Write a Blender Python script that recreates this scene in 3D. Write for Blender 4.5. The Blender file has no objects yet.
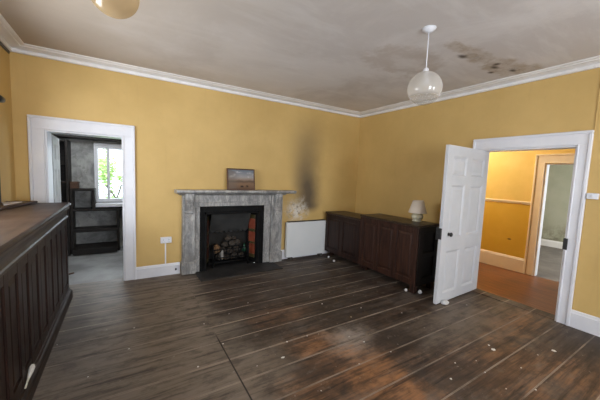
import bpy, bmesh, math, random
from mathutils import Vector, Matrix, noise
random.seed(7)
S = bpy.context.scene
COL = S.collection
PI = math.pi

# ------------------------------------------------------------------ camera
def make_camera():
    yaw, pitch, roll = -0.5571, 0.0870, 0.0398
    cy, sy, cp, sp = math.cos(yaw), math.sin(yaw), math.cos(pitch), math.sin(pitch)
    fwd = Vector((-sy*cp, cy*cp, -sp)); right = Vector((cy, sy, 0)); up = right.cross(fwd)
    r2 = math.cos(roll)*right + math.sin(roll)*up
    u2 = -math.sin(roll)*right + math.cos(roll)*up
    M = Matrix((r2, u2, -fwd)).transposed().to_4x4()
    M.translation = Vector((-4.284, -4.586, 1.5794))
    cd = bpy.data.cameras.new('camera'); cd.sensor_width = 36; cd.sensor_fit = 'HORIZONTAL'
    cd.lens = 36*283.92/600; cd.clip_start = 0.02; cd.clip_end = 200
    o = bpy.data.objects.new('camera', cd); COL.objects.link(o); o.matrix_world = M
    S.camera = o
make_camera()

# ------------------------------------------------------------------ light
W = bpy.data.worlds.new('world'); S.world = W; W.use_nodes = True
bg = W.node_tree.nodes['Background']; bg.inputs[0].default_value = (0.78, 0.88, 1.0, 1); bg.inputs[1].default_value = 5.0
XL0 = -5.365
def area(name, loc, target, sx, sy, watts, color):
    l = bpy.data.lights.new(name, 'AREA'); l.shape = 'RECTANGLE'; l.size = sx; l.size_y = sy
    l.energy = watts; l.color = color
    o = bpy.data.objects.new(name, l); COL.objects.link(o); o.location = loc
    d = Vector(target)-Vector(loc); o.rotation_euler = d.to_track_quat('-Z', 'Y').to_euler()
    return o
# daylight in the two tall windows of the rear wall, behind the camera, and in the window over the counter
area('daylight_rear_left', (-3.6, -7.37, 1.60), (-3.2, 0, 4.6), 1.0, 1.7, 125, (0.90, 0.95, 1.0))
area('daylight_rear_right', (-1.5, -7.37, 1.60), (-2.2, 0, 4.6), 1.0, 1.7, 85, (0.90, 0.95, 1.0))
area('daylight_left', (XL0-0.17, -1.75, 1.72), (0, -1.95, 1.95), 1.3, 0.85, 62, (0.92, 0.96, 1.0))
area('sky_over_annex_window', (-4.2, 4.6, 3.6), (-4.3, 2.3, 1.2), 1.8, 1.5, 300, (0.9, 0.96, 1.0))
area('hall_ceiling_fill', (0.85, -1.35, 2.86), (1.7, -2.7, 1.0), 0.9, 0.9, 70, (1.0, 0.90, 0.70))  # added warm fill under the hall ceiling, no roof opening above it
area('annex_side_fill', (-2.86, 1.05, 1.6), (-4.6, 2.1, 0.9), 0.8, 1.1, 7, (0.9, 0.96, 1.0))  # added fill outside a plain unseen opening in the annex side wall
area('annex_ceiling_fill', (-4.9, 1.15, 2.40), (-4.6, 2.1, 0.7), 0.8, 0.6, 17, (0.92, 0.97, 1.0))  # added light panel below the closed annex ceiling to brighten the plaster
sun = bpy.data.lights.new('sun', 'SUN'); sun.energy = 4.0; sun.angle = 0.01; sun.color = (1.0, 0.95, 0.86)
so = bpy.data.objects.new('sun', sun); COL.objects.link(so); so.rotation_euler = Vector((0.0, 0.5, -0.87)).to_track_quat('-Z', 'Y').to_euler()
area('daylight_far_room', (3.2, -5.4, 1.6), (4.6, -1.6, 0.9), 1.4, 1.6, 170, (0.92, 0.97, 1.0))
S.view_settings.view_transform = 'Standard'; S.view_settings.look = 'None'
S.view_settings.exposure = -0.03; S.view_settings.gamma = 1.0; S.view_settings.use_curve_mapping = False
S.cycles.max_bounces = 10; S.cycles.diffuse_bounces = 6; S.cycles.transparent_max_bounces = 12
S.cycles.caustics_reflective = False; S.cycles.caustics_refractive = False

# ------------------------------------------------------------------ materials
class MT:
    """small wrapper to write node materials"""
    def __init__(s, name):
        s.m = bpy.data.materials.new(name); s.m.use_nodes = True
        s.t = s.m.node_tree; s.n = s.t.nodes; s.l = s.t.links
        s.b = s.n['Principled BSDF']; s.out = s.n['Material Output']
    def node(s, typ, **kw):
        x = s.n.new(typ)
        for k, v in kw.items(): setattr(x, k, v)
        return x
    def put(s, sock, v):
        if v is None: return
        if hasattr(v, 'is_linked') or isinstance(v, bpy.types.NodeSocket): s.l.new(v, sock)
        else: sock.default_value = v
    def coord(s): return s.node('ShaderNodeTexCoord').outputs['Object']
    def geo(s): return s.node('ShaderNodeNewGeometry').outputs['Position']
    def xyz(s, v):
        x = s.node('ShaderNodeSeparateXYZ'); s.l.new(v, x.inputs[0]); return x.outputs[0], x.outputs[1], x.outputs[2]
    def comb(s, a, b, c):
        x = s.node('ShaderNodeCombineXYZ'); s.put(x.inputs[0], a); s.put(x.inputs[1], b); s.put(x.inputs[2], c); return x.outputs[0]
    def m1(s, op, a, b=None, c=None, clamp=False):
        x = s.node('ShaderNodeMath', operation=op); x.use_clamp = clamp
        s.put(x.inputs[0], a); s.put(x.inputs[1], b); s.put(x.inputs[2], c); return x.outputs[0]
    def scale(s, v, sc):
        x = s.node('ShaderNodeMapping'); s.l.new(v, x.inputs[0]); x.inputs['Scale'].default_value = sc; return x.outputs[0]
    def noise(s, v, sc, det=4, rough=0.55, dist=0.0):
        x = s.node('ShaderNodeTexNoise'); s.l.new(v, x.inputs['Vector']); x.inputs['Scale'].default_value = sc
        x.inputs['Detail'].default_value = det; x.inputs['Roughness'].default_value = rough; x.inputs['Distortion'].default_value = dist
        return x.outputs[0]
    def white(s, v):
        x = s.node('ShaderNodeTexWhiteNoise', noise_dimensions='1D'); s.put(x.inputs['W'], v); return x.outputs['Value']
    def ramp(s, f, stops):
        x = s.node('ShaderNodeValToRGB'); s.put(x.inputs[0], f); e = x.color_ramp.elements
        while len(e) < len(stops): e.new(0.5)
        for i, (p, c) in enumerate(stops):
            e[i].position = p; e[i].color = c if len(c) == 4 else (*c, 1)
        return x.outputs[0]
    def step(s, v, a, b):                                   # smooth 0..1 from a to b
        x = s.node('ShaderNodeMapRange', interpolation_type='SMOOTHSTEP'); s.put(x.inputs[0], v)
        x.inputs[1].default_value = a; x.inputs[2].default_value = b; return x.outputs[0]
    def mix(s, f, a, b, mode='MIX'):
        x = s.node('ShaderNodeMix', data_type='RGBA', blend_type=mode)
        s.put(x.inputs[0], f)
        for k, v in ((6, a), (7, b)):
            if isinstance(v, tuple): v = v if len(v) == 4 else (*v, 1)
            s.put(x.inputs[k], v)
        return x.outputs[2]
    def blob(s, v, cx, cy, cz, rx, ry, rz, amt=0.6, wob=2.5):
        """soft spot with a wobbly outline, 1 inside"""
        x, y, z = s.xyz(v)
        d = None
        for q, c, r in ((x, cx, rx), (y, cy, ry), (z, cz, rz)):
            if r is None: continue
            k = s.m1('DIVIDE', s.m1('SUBTRACT', q, c), r); k = s.m1('MULTIPLY', k, k)
            d = k if d is None else s.m1('ADD', d, k)
        n = s.noise(v, wob, 7, 0.68)
        d = s.m1('ADD', s.m1('SQRT', d), s.m1('MULTIPLY', s.m1('SUBTRACT', n, 0.5), amt*5))
        return s.step(d, 1.15, 0.15)
    def base(s, c): s.put(s.b.inputs['Base Color'], c if not isinstance(c, tuple) else (*c[:3], 1))
    def rough(s, r): s.put(s.b.inputs['Roughness'], r)
    def bump(s, h, strength=0.2, dist=0.01):
        x = s.node('ShaderNodeBump'); x.inputs['Strength'].default_value = strength; x.inputs['Distance'].default_value = dist
        s.l.new(h, x.inputs['Height']); s.l.new(x.outputs[0], s.b.inputs['Normal'])

def paint(name, c1, c2, rough=0.5, sc=3, bump=0.06, dark=None):
    m = MT(name); v = m.coord()
    n = m.noise(v, sc, 6, 0.6)
    c = m.mix(m.step(n, 0.35, 0.7), c1, c2)
    if dark:
        c = m.mix(m.m1('MULTIPLY', m.step(m.noise(v, sc*4, 6, 0.7), 0.58, 0.75), dark[1]), c, dark[0])
    m.base(c); m.rough(rough); m.bump(m.noise(v, 60, 3), bump, 0.004); return m.m

def wood(name, c1, c2, axis='x', rough=0.42, dust=0.0, dustc=(0.3, 0.28, 0.26), spec=0.25):
    m = MT(name); v = m.coord()
    st = {'x': (1.2, 14, 14), 'y': (14, 1.2, 14), 'z': (14, 14, 1.2)}[axis]
    g = m.noise(m.scale(v, st), 2.2, 6, 0.65, 0.4)
    b = m.noise(v, 1.4, 3)
    c = m.mix(m.step(g, 0.3, 0.72), c1, c2)
    c = m.mix(m.m1('MULTIPLY', m.step(b, 0.42, 0.7), 0.5), c, tuple(k*0.55 for k in c1))
    if dust:
        d = m.noise(v, 3.0, 6, 0.65)
        c = m.mix(m.m1('MULTIPLY', m.step(d, 0.35, 0.75), dust), c, dustc)
    m.base(c); m.rough(m.m1('ADD', m.m1('MULTIPLY', m.noise(v, 5, 5), 0.25), rough-0.12))
    m.b.inputs['Specular IOR Level'].default_value = spec
    m.bump(g, 0.12, 0.004); return m.m

MAT = {}
YEL1, YEL2 = (0.55, 0.37, 0.130), (0.62, 0.425, 0.158)

def yellow_wall():
    m = MT('yellow_wall_paint'); v = m.geo(); x, y, z = m.xyz(v)
    c = m.mix(m.step(m.noise(v, 1.1, 5, 0.6), 0.35, 0.68), YEL1, YEL2)
    fine = m.noise(v, 9, 6, 0.7)
    c = m.mix(m.m1('MULTIPLY', m.step(fine, 0.6, 0.8), 0.18), c, (0.36, 0.22, 0.09))
    drips = m.noise(m.scale(v, (9, 9, 0.6)), 1.5, 5, 0.6)
    c = m.mix(m.m1('MULTIPLY', m.step(drips, 0.56, 0.78), 0.16), c, (0.42, 0.27, 0.11))
    m.base(c); m.rough(0.62); m.bump(m.noise(v, 22, 4), 0.08, 0.006); return m
MAT['yellow'] = yellow_wall().m

def sooty_wall():
    m = yellow_wall(); v = m.geo(); x, y, z = m.xyz(v)
    c = m.b.inputs['Base Color'].links[0].from_socket
    # smoke plume left on the paint above the heater
    wob = m.m1('MULTIPLY', m.m1('SUBTRACT', m.noise(v, 2.2, 4), 0.5), 0.16)
    low = m.step(z, 1.7, 0.95)
    cx = m.m1('ADD', -1.315, m.m1('MULTIPLY', low, 0.09))
    wid = m.m1('ADD', 0.36, m.m1('MULTIPLY', m.step(z, 1.3, 2.6), 0.10))
    d = m.m1('ABSOLUTE', m.m1('DIVIDE', m.m1('ADD', m.m1('SUBTRACT', x, cx), wob), wid))
    foot = m.m1('ADD', z, m.m1('MULTIPLY', m.m1('MULTIPLY', d, d), -0.10))
    core = m.step(d, 1.2, 0.0)
    vert = m.m1('MULTIPLY', m.step(foot, 0.80, 1.02), m.m1('ADD', m.m1('MULTIPLY', m.step(z, 2.5, 1.0), 0.75), m.m1('MULTIPLY', m.step(z, 2.85, 2.2), 0.38)), clamp=True)
    soot = m.m1('MULTIPLY', m.m1('MULTIPLY', core, vert), m.m1('ADD', 0.85, m.m1('MULTIPLY', m.noise(v, 3.5, 5), 0.3)), clamp=True)
    c = m.mix(m.m1('MULTIPLY', soot, 0.95), c, (0.105, 0.077, 0.049))
    # flaking paint beside the plume
    pe = m.blob(v, -1.50, 0, 0.92, 0.30, None, 0.26, 0.35, 7)
    pn = m.step(m.noise(v, 9, 6, 0.7), 0.36, 0.54)
    c = m.mix(m.m1('MULTIPLY', pe, m.m1('MULTIPLY', pn, 0.9)), c, (0.66, 0.63, 0.58))
    bl = m.m1('MULTIPLY', pe, m.step(m.noise(v, 13, 5, 0.6), 0.52, 0.64))
    c = m.mix(m.m1('MULTIPLY', bl, 0.7), c, (0.16, 0.14, 0.12))
    m.base(c); return m.m
MAT['sooty'] = sooty_wall()

def ceiling_mat():
    m = MT('stained_ceiling_paint'); v = m.geo()
    c = m.mix(m.step(m.noise(v, 0.8, 7, 0.68, 0.6), 0.38, 0.62), (0.60, 0.565, 0.555), (0.71, 0.68, 0.675))
    c = m.mix(m.m1('MULTIPLY', m.step(m.noise(m.scale(v, (0.6, 2.5, 1)), 1.6, 6, 0.65), 0.48, 0.66), 0.45), c, (0.76, 0.74, 0.735))
    x, y, z = m.xyz(v)
    left_dim = m.m1('MULTIPLY', m.step(m.m1('ADD', x, m.m1('MULTIPLY', m.noise(v, 1.2, 5), 1.6)), -0.8, -4.5), 0.85)  # browner to the left, also painting in the dimmer light there
    c = m.mix(left_dim, c, (0.37, 0.30, 0.225))
    # water marks by the pendant
    ring = m.blob(v, -1.50, -2.32, 0, 0.55, 0.34, None, 0.4, 3.5)
    edge = m.m1('MULTIPLY', m.m1('MULTIPLY', ring, m.m1('SUBTRACT', 1.0, ring)), 3.4, clamp=True)
    c = m.mix(m.m1('MULTIPLY', ring, 0.16), c, (0.50, 0.42, 0.36))
    c = m.mix(m.m1('MULTIPLY', edge, 0.42), c, (0.36, 0.27, 0.20))
    b = None
    for cx, cy, rx, ry in ((-1.40, -2.87, 0.26, 0.10), (-1.02, -2.88, 0.45, 0.14), (-0.58, -2.90, 0.45, 0.20), (-0.25, -3.02, 0.36, 0.17)):
        q = m.blob(v, cx, cy, 0, rx, ry, None, 0.42, 5.5); b = q if b is None else m.m1('MAXIMUM', b, q)
    b = m.m1('MULTIPLY', m.step(b, 0.02, 0.7), m.m1('ADD', 0.5, m.m1('MULTIPLY', m.step(m.noise(v, 7, 7, 0.72), 0.40, 0.60), 0.5)))
    c = m.mix(m.m1('MULTIPLY', b, 0.72), c, (0.37, 0.285, 0.195))
    for cx, cy, rx, ry in ((-1.185, -2.785, 0.085, 0.05), (-0.48, -2.74, 0.05, 0.04), (-0.36, -2.92, 0.07, 0.04), (-0.62, -2.84, 0.07, 0.045), (-0.70, -2.90, 0.05, 0.05)):
        c = m.mix(m.m1('MULTIPLY', m.blob(v, cx, cy, 0, rx, ry, None, 0.2, 12), 0.9), c, (0.055, 0.035, 0.022))
    sp = m.m1('MULTIPLY', b, m.step(m.noise(v, 11, 6, 0.7), 0.52, 0.70))
    c = m.mix(m.m1('MULTIPLY', sp, 0.55), c, (0.06, 0.042, 0.03))
    m.base(c); m.rough(0.8); m.bump(m.noise(v, 14, 5), 0.1, 0.008); return m.m
MAT['ceiling'] = ceiling_mat()

def floor_mat():
    m = MT('worn_floorboards'); v = m.geo(); x, y, z = m.xyz(v)
    w = 0.29
    q = m.m1('DIVIDE', m.m1('ADD', y, 3.235+w*40), w)
    idx = m.m1('FLOOR', q); fr = m.m1('FRACT', q)
    left = m.step(x, -3.535, -3.548)                                # boards left of the long joint
    rb = m.white(m.m1('ADD', idx, m.m1('MULTIPLY', left, 37.0)))
    gv = m.comb(m.m1('ADD', x, m.m1('MULTIPLY', rb, 9.0)), y, z)
    grain = m.noise(m.scale(gv, (1.0, 13, 1)), 2.0, 7, 0.68, 0.3)
    blot = m.noise(m.scale(gv, (1.0, 2.0, 1)), 1.9, 6, 0.62)
    c = m.ramp(grain, [(0.22, (0.014, 0.008, 0.006)), (0.5, (0.050, 0.031, 0.021)), (0.8, (0.130, 0.086, 0.058))])
    c = m.mix(m.m1('MULTIPLY', rb, 0.35), c, (0.045, 0.027, 0.018))
    strk = m.noise(m.scale(gv, (0.55, 8.0, 1)), 1.9, 7, 0.72, 0.15)
    c = m.mix(m.m1('MULTIPLY', m.step(strk, 0.58, 0.36), 0.7), c, (0.014, 0.009, 0.007))
    # grey dust trodden into the boards
    dust = m.m1('MULTIPLY', m.m1('MULTIPLY', m.step(blot, 0.36, 0.68), m.step(strk, 0.34, 0.58)), 0.62)
    c = m.mix(dust, c, (0.135, 0.112, 0.092))
    # the strip left of the joint is bare and grey
    edge = m.step(m.m1('ADD', x, m.m1('MULTIPLY', m.m1('SUBTRACT', m.noise(v, 2.2, 4), 0.5), 0.35)), -3.25, -3.60)
    gl = m.m1('MULTIPLY', edge, m.m1('MULTIPLY', m.step(strk, 0.28, 0.56), m.m1('ADD', 0.50, m.m1('MULTIPLY', grain, 0.6))), clamp=True)
    c = m.mix(gl, c, (0.23, 0.188, 0.150))
    # pale trodden way towards the open door and the hearth
    for cx, cy, rx, ry, a, col in ((-0.85, -2.95, 1.2, 0.50, 0.8, (0.175, 0.138, 0.105)),
                                   (-1.9, -0.75, 0.9, 0.55, 0.35, (0.11, 0.095, 0.08)),
                                   (-2.42, -2.66, 0.34, 0.30, 0.85, (0.33, 0.28, 0.24)),
                                   (-3.30, -2.55, 0.42, 0.5, 0.6, (0.21, 0.165, 0.125)), (-3.38, -2.0, 0.22, 0.7, 0.6, (0.19, 0.16, 0.13))):
        c = m.mix(m.m1('MULTIPLY', m.m1('MULTIPLY', m.blob(v, cx, cy, 0, rx, ry, None, 0.45, 3.0), a), m.m1('ADD', 0.45, m.m1('MULTIPLY', m.step(strk, 0.34, 0.56), 0.55))), c, col)
    # orange bare wood where the varnish has gone
    for cx, cy, rx, ry, a in ((-2.78, -2.55, 0.36, 0.34, 0.8), (-2.50, -2.98, 0.50, 0.36, 0.95), (-2.85, -3.35, 0.65, 0.35, 0.95), (-2.8, -1.85, 0.40, 0.28, 0.5),
                              (-1.5, -3.55, 0.9, 0.45, 0.5), (-0.5, -3.30, 0.7, 0.30, 0.6), (-1.2, -4.1, 1.0, 0.4, 0.45), (-3.1, -2.95, 0.3, 0.25, 0.5)):
        c = m.mix(m.m1('MULTIPLY', m.m1('MULTIPLY', m.blob(v, cx, cy, 0, rx, ry, None, 0.5, 3.0), a), m.m1('MULTIPLY', m.m1('MULTIPLY', m.step(grain, 0.22, 0.70), m.step(strk, 0.32, 0.54)), 0.85)), c, (0.36, 0.165, 0.068))
    # dark varnish left in blotches
    for cx, cy, rx, ry, a in ((-2.95, -2.82, 0.35, 0.16, 0.75), (-3.2, -2.15, 0.45, 0.28, 0.7), (-3.1, -1.5, 0.5, 0.4, 0.55), (-2.0, -2.15, 0.7, 0.45, 0.55),
                              (-2.05, -2.85, 0.38, 0.28, 0.75), (-4.72, -1.2, 0.22, 0.9, 0.6), (-0.25, -4.0, 0.7, 0.45, 0.8), (-1.9, -3.5, 0.35, 0.3, 0.5), (-2.0, -1.2, 0.5, 0.4, 0.4)):
        c = m.mix(m.m1('MULTIPLY', m.blob(v, cx, cy, 0, rx, ry, None, 0.4, 2.6), a), c, (0.028, 0.018, 0.013))
    mot = m.noise(m.scale(v, (1.0, 1.6, 1)), 5.5, 7, 0.7)
    c = m.mix(m.m1('MULTIPLY', m.step(mot, 0.52, 0.36), 0.45), c, (0.020, 0.014, 0.011))
    c = m.mix(m.m1('MULTIPLY', m.step(mot, 0.56, 0.70), 0.30), c, (0.22, 0.185, 0.15))
    # joints between the boards, packed with pale dust
    dj = m.m1('MULTIPLY', m.m1('MINIMUM', fr, m.m1('SUBTRACT', 1.0, fr)), w)
    wv = m.m1('ADD', 0.002, m.m1('MULTIPLY', m.m1('ADD', m.white(m.m1('ROUND', q)), m.noise(m.scale(v, (1.5, 0.3, 1)), 2.5, 4)), 0.006))
    jl = m.m1('LESS_THAN', dj, wv)
    jn = m.step(m.noise(m.scale(v, (2.0, 0.5, 1)), 1.3, 4), 0.30, 0.62)
    c = m.mix(m.m1('MULTIPLY', jl, m.m1('ADD', 0.15, m.m1('MULTIPLY', jn, 0.7))), c, (0.33, 0.27, 0.215))
    seam = m.m1('LESS_THAN', dj, 0.0022)
    c = m.mix(m.m1('MULTIPLY', seam, 0.35), c, (0.02, 0.015, 0.012))
    # the cross joint where the boards were let in
    jx = m.m1('MULTIPLY', m.m1('LESS_THAN', m.m1('ABSOLUTE', m.m1('ADD', x, 3.541)), 0.006), m.step(y, -1.85, -2.1))
    c = m.mix(jx, c, (0.018, 0.013, 0.010))
    sp = m.step(m.noise(v, 26, 3, 0.5), 0.70, 0.74)
    c = m.mix(m.m1('MULTIPLY', sp, 0.55), c, (0.30, 0.27, 0.24))
    m.base(c)
    m.rough(m.m1('ADD', 0.42, m.m1('MULTIPLY', blot, 0.35)))
    h = m.m1('SUBTRACT', m.m1('MULTIPLY', grain, 0.25), m.m1('MULTIPLY', jl, 0.5))
    m.bump(h, 0.3, 0.006); return m.m
MAT['floor'] = floor_mat()

def hall_floor_mat():
    m = MT('orange_hall_boards'); v = m.geo(); x, y, z = m.xyz(v)
    q = m.m1('DIVIDE', x, 0.13); rb = m.white(m.m1('FLOOR', q)); fr = m.m1('FRACT', q)
    g = m.noise(m.scale(m.comb(x, m.m1('ADD', y, m.m1('MULTIPLY', rb, 7)), z), (12, 1, 1)), 2.2, 6, 0.6)
    c = m.ramp(g, [(0.25, (0.070, 0.022, 0.008)), (0.55, (0.22, 0.075, 0.022)), (0.8, (0.33, 0.13, 0.045))])
    c = m.mix(m.m1('MULTIPLY', rb, 0.4), c, (0.15, 0.05, 0.018))
    c = m.mix(m.m1('MULTIPLY', m.step(m.noise(v, 2, 6, 0.65), 0.42, 0.70), 0.6), c, (0.085, 0.045, 0.026))
    c = m.mix(m.m1('LESS_THAN', fr, 0.03), c, (0.03, 0.015, 0.01))
    m.base(c); m.rough(0.4); return m.m
MAT['hall_floor'] = hall_floor_mat()

def marble():
    m = MT('grey_marble'); v = m.geo()
    ve = m.scale(v, (2.4, 2.4, 1.0))
    n = m.noise(ve, 2.6, 8, 0.68, 1.3)
    c = m.ramp(n, [(0.28, (0.10, 0.10, 0.105)), (0.45, (0.27, 0.265, 0.26)), (0.58, (0.40, 0.39, 0.375)), (0.75, (0.52, 0.505, 0.48))])
    ve2 = m.noise(m.scale(v, (5, 5, 1.1)), 2.2, 7, 0.7, 1.0)
    c = m.mix(m.m1('MULTIPLY', m.step(m.m1('ABSOLUTE', m.m1('SUBTRACT', ve2, 0.5)), 0.045, 0.0), 0.6), c, (0.12, 0.125, 0.135))
    g = m.noise(v, 5, 6, 0.7)
    c = m.mix(m.m1('MULTIPLY', m.step(g, 0.48, 0.72), 0.5), c, (0.20, 0.185, 0.165))
    m.base(c); m.rough(0.42); return m.m
MAT['marble'] = marble()
MAT['white'] = paint('white_gloss_paint', (0.68, 0.69, 0.745), (0.74, 0.745, 0.785), 0.38, 4, 0.05, ((0.42, 0.40, 0.38), 0.25))
MAT['door_white'] = paint('white_door_paint', (0.55, 0.57, 0.61), (0.60, 0.615, 0.65), 0.45, 4, 0.05, ((0.55, 0.53, 0.50), 0.25))
MAT['shaded_white'] = paint('shaded_white_paint', (0.38, 0.385, 0.39), (0.46, 0.465, 0.47), 0.5, 5, 0.05, ((0.25, 0.24, 0.23), 0.4))  # white paint darkened to put the annex door's shade into its colour
MAT['cornice'] = paint('cornice_paint', (0.74, 0.735, 0.74), (0.82, 0.81, 0.815), 0.6, 4, 0.05, ((0.40, 0.36, 0.32), 0.3))
MAT['cream'] = paint('cream_casing_paint', (0.82, 0.70, 0.54), (0.88, 0.77, 0.61), 0.45, 4, 0.05)
MAT['dark_wood'] = wood('dark_mahogany', (0.012, 0.006, 0.005), (0.034, 0.015, 0.010), 'z', 0.42)
MAT['red_wood'] = wood('reddish_mahogany', (0.018, 0.008, 0.006), (0.062, 0.026, 0.016), 'z', 0.42)
MAT['black_wood'] = wood('blackened_wood', (0.006, 0.005, 0.004), (0.014, 0.009, 0.007), 'z', 0.45)
MAT['dark_rail'] = wood('dark_mahogany_rail', (0.016, 0.010, 0.008), (0.045, 0.026, 0.019), 'y', 0.58)
MAT['counter_top'] = wood('worn_counter_top', (0.022, 0.011, 0.007), (0.060, 0.034, 0.020), 'y', 0.40, 0.2, (0.075, 0.058, 0.048), 0.12)
MAT['counter_edge'] = wood('dusty_counter_moulding', (0.022, 0.014, 0.011), (0.060, 0.041, 0.032), 'y', 0.42, 0.4, (0.10, 0.088, 0.078), 0.35)
MAT['cab_top'] = wood('sideboard_top_wood', (0.020, 0.012, 0.008), (0.050, 0.032, 0.020), 'y', 0.36, 0.3, (0.08, 0.062, 0.042))
MAT['annex_wood'] = wood('dark_shelf_wood', (0.009, 0.007, 0.006), (0.022, 0.016, 0.013), 'x', 0.5)
MAT['brown_box'] = wood('brown_box_wood', (0.07, 0.035, 0.022), (0.13, 0.068, 0.042), 'x', 0.5)
MAT['iron'] = paint('cast_iron', (0.005, 0.005, 0.0055), (0.010, 0.010, 0.010), 0.55, 8, 0.3)
MAT['iron'].node_tree.nodes['Principled BSDF'].inputs['Specular IOR Level'].default_value = 0.08
MAT['hood'] = paint('dusty_iron_hood', (0.024, 0.025, 0.025), (0.040, 0.040, 0.039), 0.6, 5, 0.2)
MAT['sootback'] = paint('sooty_fireback', (0.010, 0.009, 0.008), (0.02, 0.018, 0.016), 0.9, 6, 0.3)
MAT['tile_red'] = paint('red_hearth_tile', (0.15, 0.030, 0.016), (0.23, 0.055, 0.028), 0.35, 12, 0.05, ((0.06, 0.03, 0.02), 0.6))
MAT['tile_green'] = paint('dark_olive_tile', (0.032, 0.030, 0.012), (0.07, 0.055, 0.02), 0.3, 14, 0.05)
MAT['slate'] = paint('dark_slate', (0.012, 0.012, 0.012), (0.034, 0.031, 0.029), 0.6, 3.5, 0.2, ((0.07, 0.06, 0.055), 0.5))
MAT['heater'] = paint('white_heater_enamel', (0.66, 0.68, 0.69), (0.70, 0.71, 0.71), 0.35, 2, 0.02)
MAT['grime'] = paint('sooty_grime', (0.03, 0.027, 0.024), (0.08, 0.07, 0.06), 0.8, 12, 0.2)
MAT['plastic'] = paint('white_plastic', (0.70, 0.72, 0.78), (0.74, 0.75, 0.80), 0.35, 3, 0.0)
MAT['black'] = paint('black_metal', (0.010, 0.010, 0.011), (0.02, 0.02, 0.02), 0.35, 6, 0.1)
MAT['plaster'] = None
def plaster():
    m = MT('bare_grey_plaster'); v = m.geo()
    n = m.noise(v, 2.6, 8, 0.68, 0.6)
    c = m.ramp(n, [(0.3, (0.13, 0.13, 0.13)), (0.47, (0.28, 0.28, 0.276)), (0.6, (0.42, 0.415, 0.405)), (0.75, (0.58, 0.57, 0.55))])
    c = m.mix(m.m1('MULTIPLY', m.step(m.noise(v, 9, 6, 0.7), 0.52, 0.62), 0.5), c, (0.17, 0.165, 0.155))
    m.base(c); m.rough(0.85); m.bump(n, 0.25, 0.01); return m.m
MAT['plaster'] = plaster()
MAT['annex_floor'] = paint('dusty_grey_floor', (0.20, 0.195, 0.19), (0.36, 0.355, 0.345), 0.85, 1.8, 0.3, ((0.12, 0.115, 0.11), 0.5))
MAT['far_floor'] = paint('grey_brown_carpet', (0.15, 0.13, 0.115), (0.21, 0.185, 0.165), 0.95, 3, 0.4)
MAT['far_wall'] = None
def far_wall():
    m = MT('damp_grey_green_wall'); v = m.geo(); x, y, z = m.xyz(v)
    c = m.mix(m.step(m.noise(v, 1.2, 5, 0.6), 0.35, 0.7), (0.34, 0.35, 0.26), (0.42, 0.42, 0.33))
    d = m.m1('MULTIPLY', m.step(m.m1('ADD', z, m.m1('MULTIPLY', m.noise(v, 2.5, 6, 0.7), 0.9)), 1.25, 0.75), m.step(m.noise(v, 5, 6, 0.7), 0.38, 0.62))
    c = m.mix(m.m1('MULTIPLY', d, 0.7), c, (0.16, 0.14, 0.095))
    m.base(c); m.rough(0.8); return m.m
MAT['far_wall'] = far_wall()
def hall_yellow():
    m = MT('orange_yellow_hall_paint'); v = m.geo(); x, y, z = m.xyz(v)
    up = m.step(z, 1.262, 1.268)
    lo = m.mix(m.step(m.noise(v, 2, 5), 0.35, 0.7), (0.66, 0.40, 0.045), (0.72, 0.45, 0.06))
    hi = m.mix(m.step(m.noise(v, 3, 5), 0.35, 0.7), (0.76, 0.54, 0.15), (0.82, 0.59, 0.19))
    c = m.mix(up, lo, hi)
    hole = m.blob(v, 0, -2.25, 0.56, None, 0.045, 0.018, 0.25, 30)
    c = m.mix(hole, c, (0.05, 0.03, 0.02))
    m.base(c); m.rough(0.55); return m.m
MAT['hall'] = hall_yellow()
MAT['flake'] = paint('white_paint_flake', (0.62, 0.60, 0.56), (0.72, 0.70, 0.66), 0.8, 20, 0.2)
MAT['stone'] = paint('pale_plaster_lump', (0.50, 0.50, 0.50), (0.66, 0.66, 0.65), 0.85, 14, 0.4)
MAT['cream_paper'] = paint('off_white_paper', (0.55, 0.52, 0.43), (0.66, 0.63, 0.54), 0.8, 14, 0.2)
MAT['rubble'] = paint('fallen_soot_rubble', (0.032, 0.025, 0.019), (0.075, 0.058, 0.045), 0.95, 7, 0.5, ((0.03, 0.025, 0.02), 0.7))
MAT['rubble_brown'] = paint('fallen_brown_brick', (0.16, 0.085, 0.040), (0.24, 0.14, 0.07), 0.95, 7, 0.5)
MAT['rubble_white'] = paint('fallen_white_plaster', (0.30, 0.29, 0.27), (0.42, 0.40, 0.37), 0.95, 7, 0.5)
MAT['green_glass'] = paint('dark_green_glaze', (0.008, 0.055, 0.030), (0.012, 0.075, 0.04), 0.2, 7, 0.0)
MAT['lamp_base'] = paint('cream_glazed_pottery', (0.50, 0.48, 0.36), (0.60, 0.58, 0.46), 0.25, 20, 0.0)
MAT['ledge'] = wood('brown_ledge_wood', (0.045, 0.022, 0.013), (0.085, 0.045, 0.028), 'y', 0.42)

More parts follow.
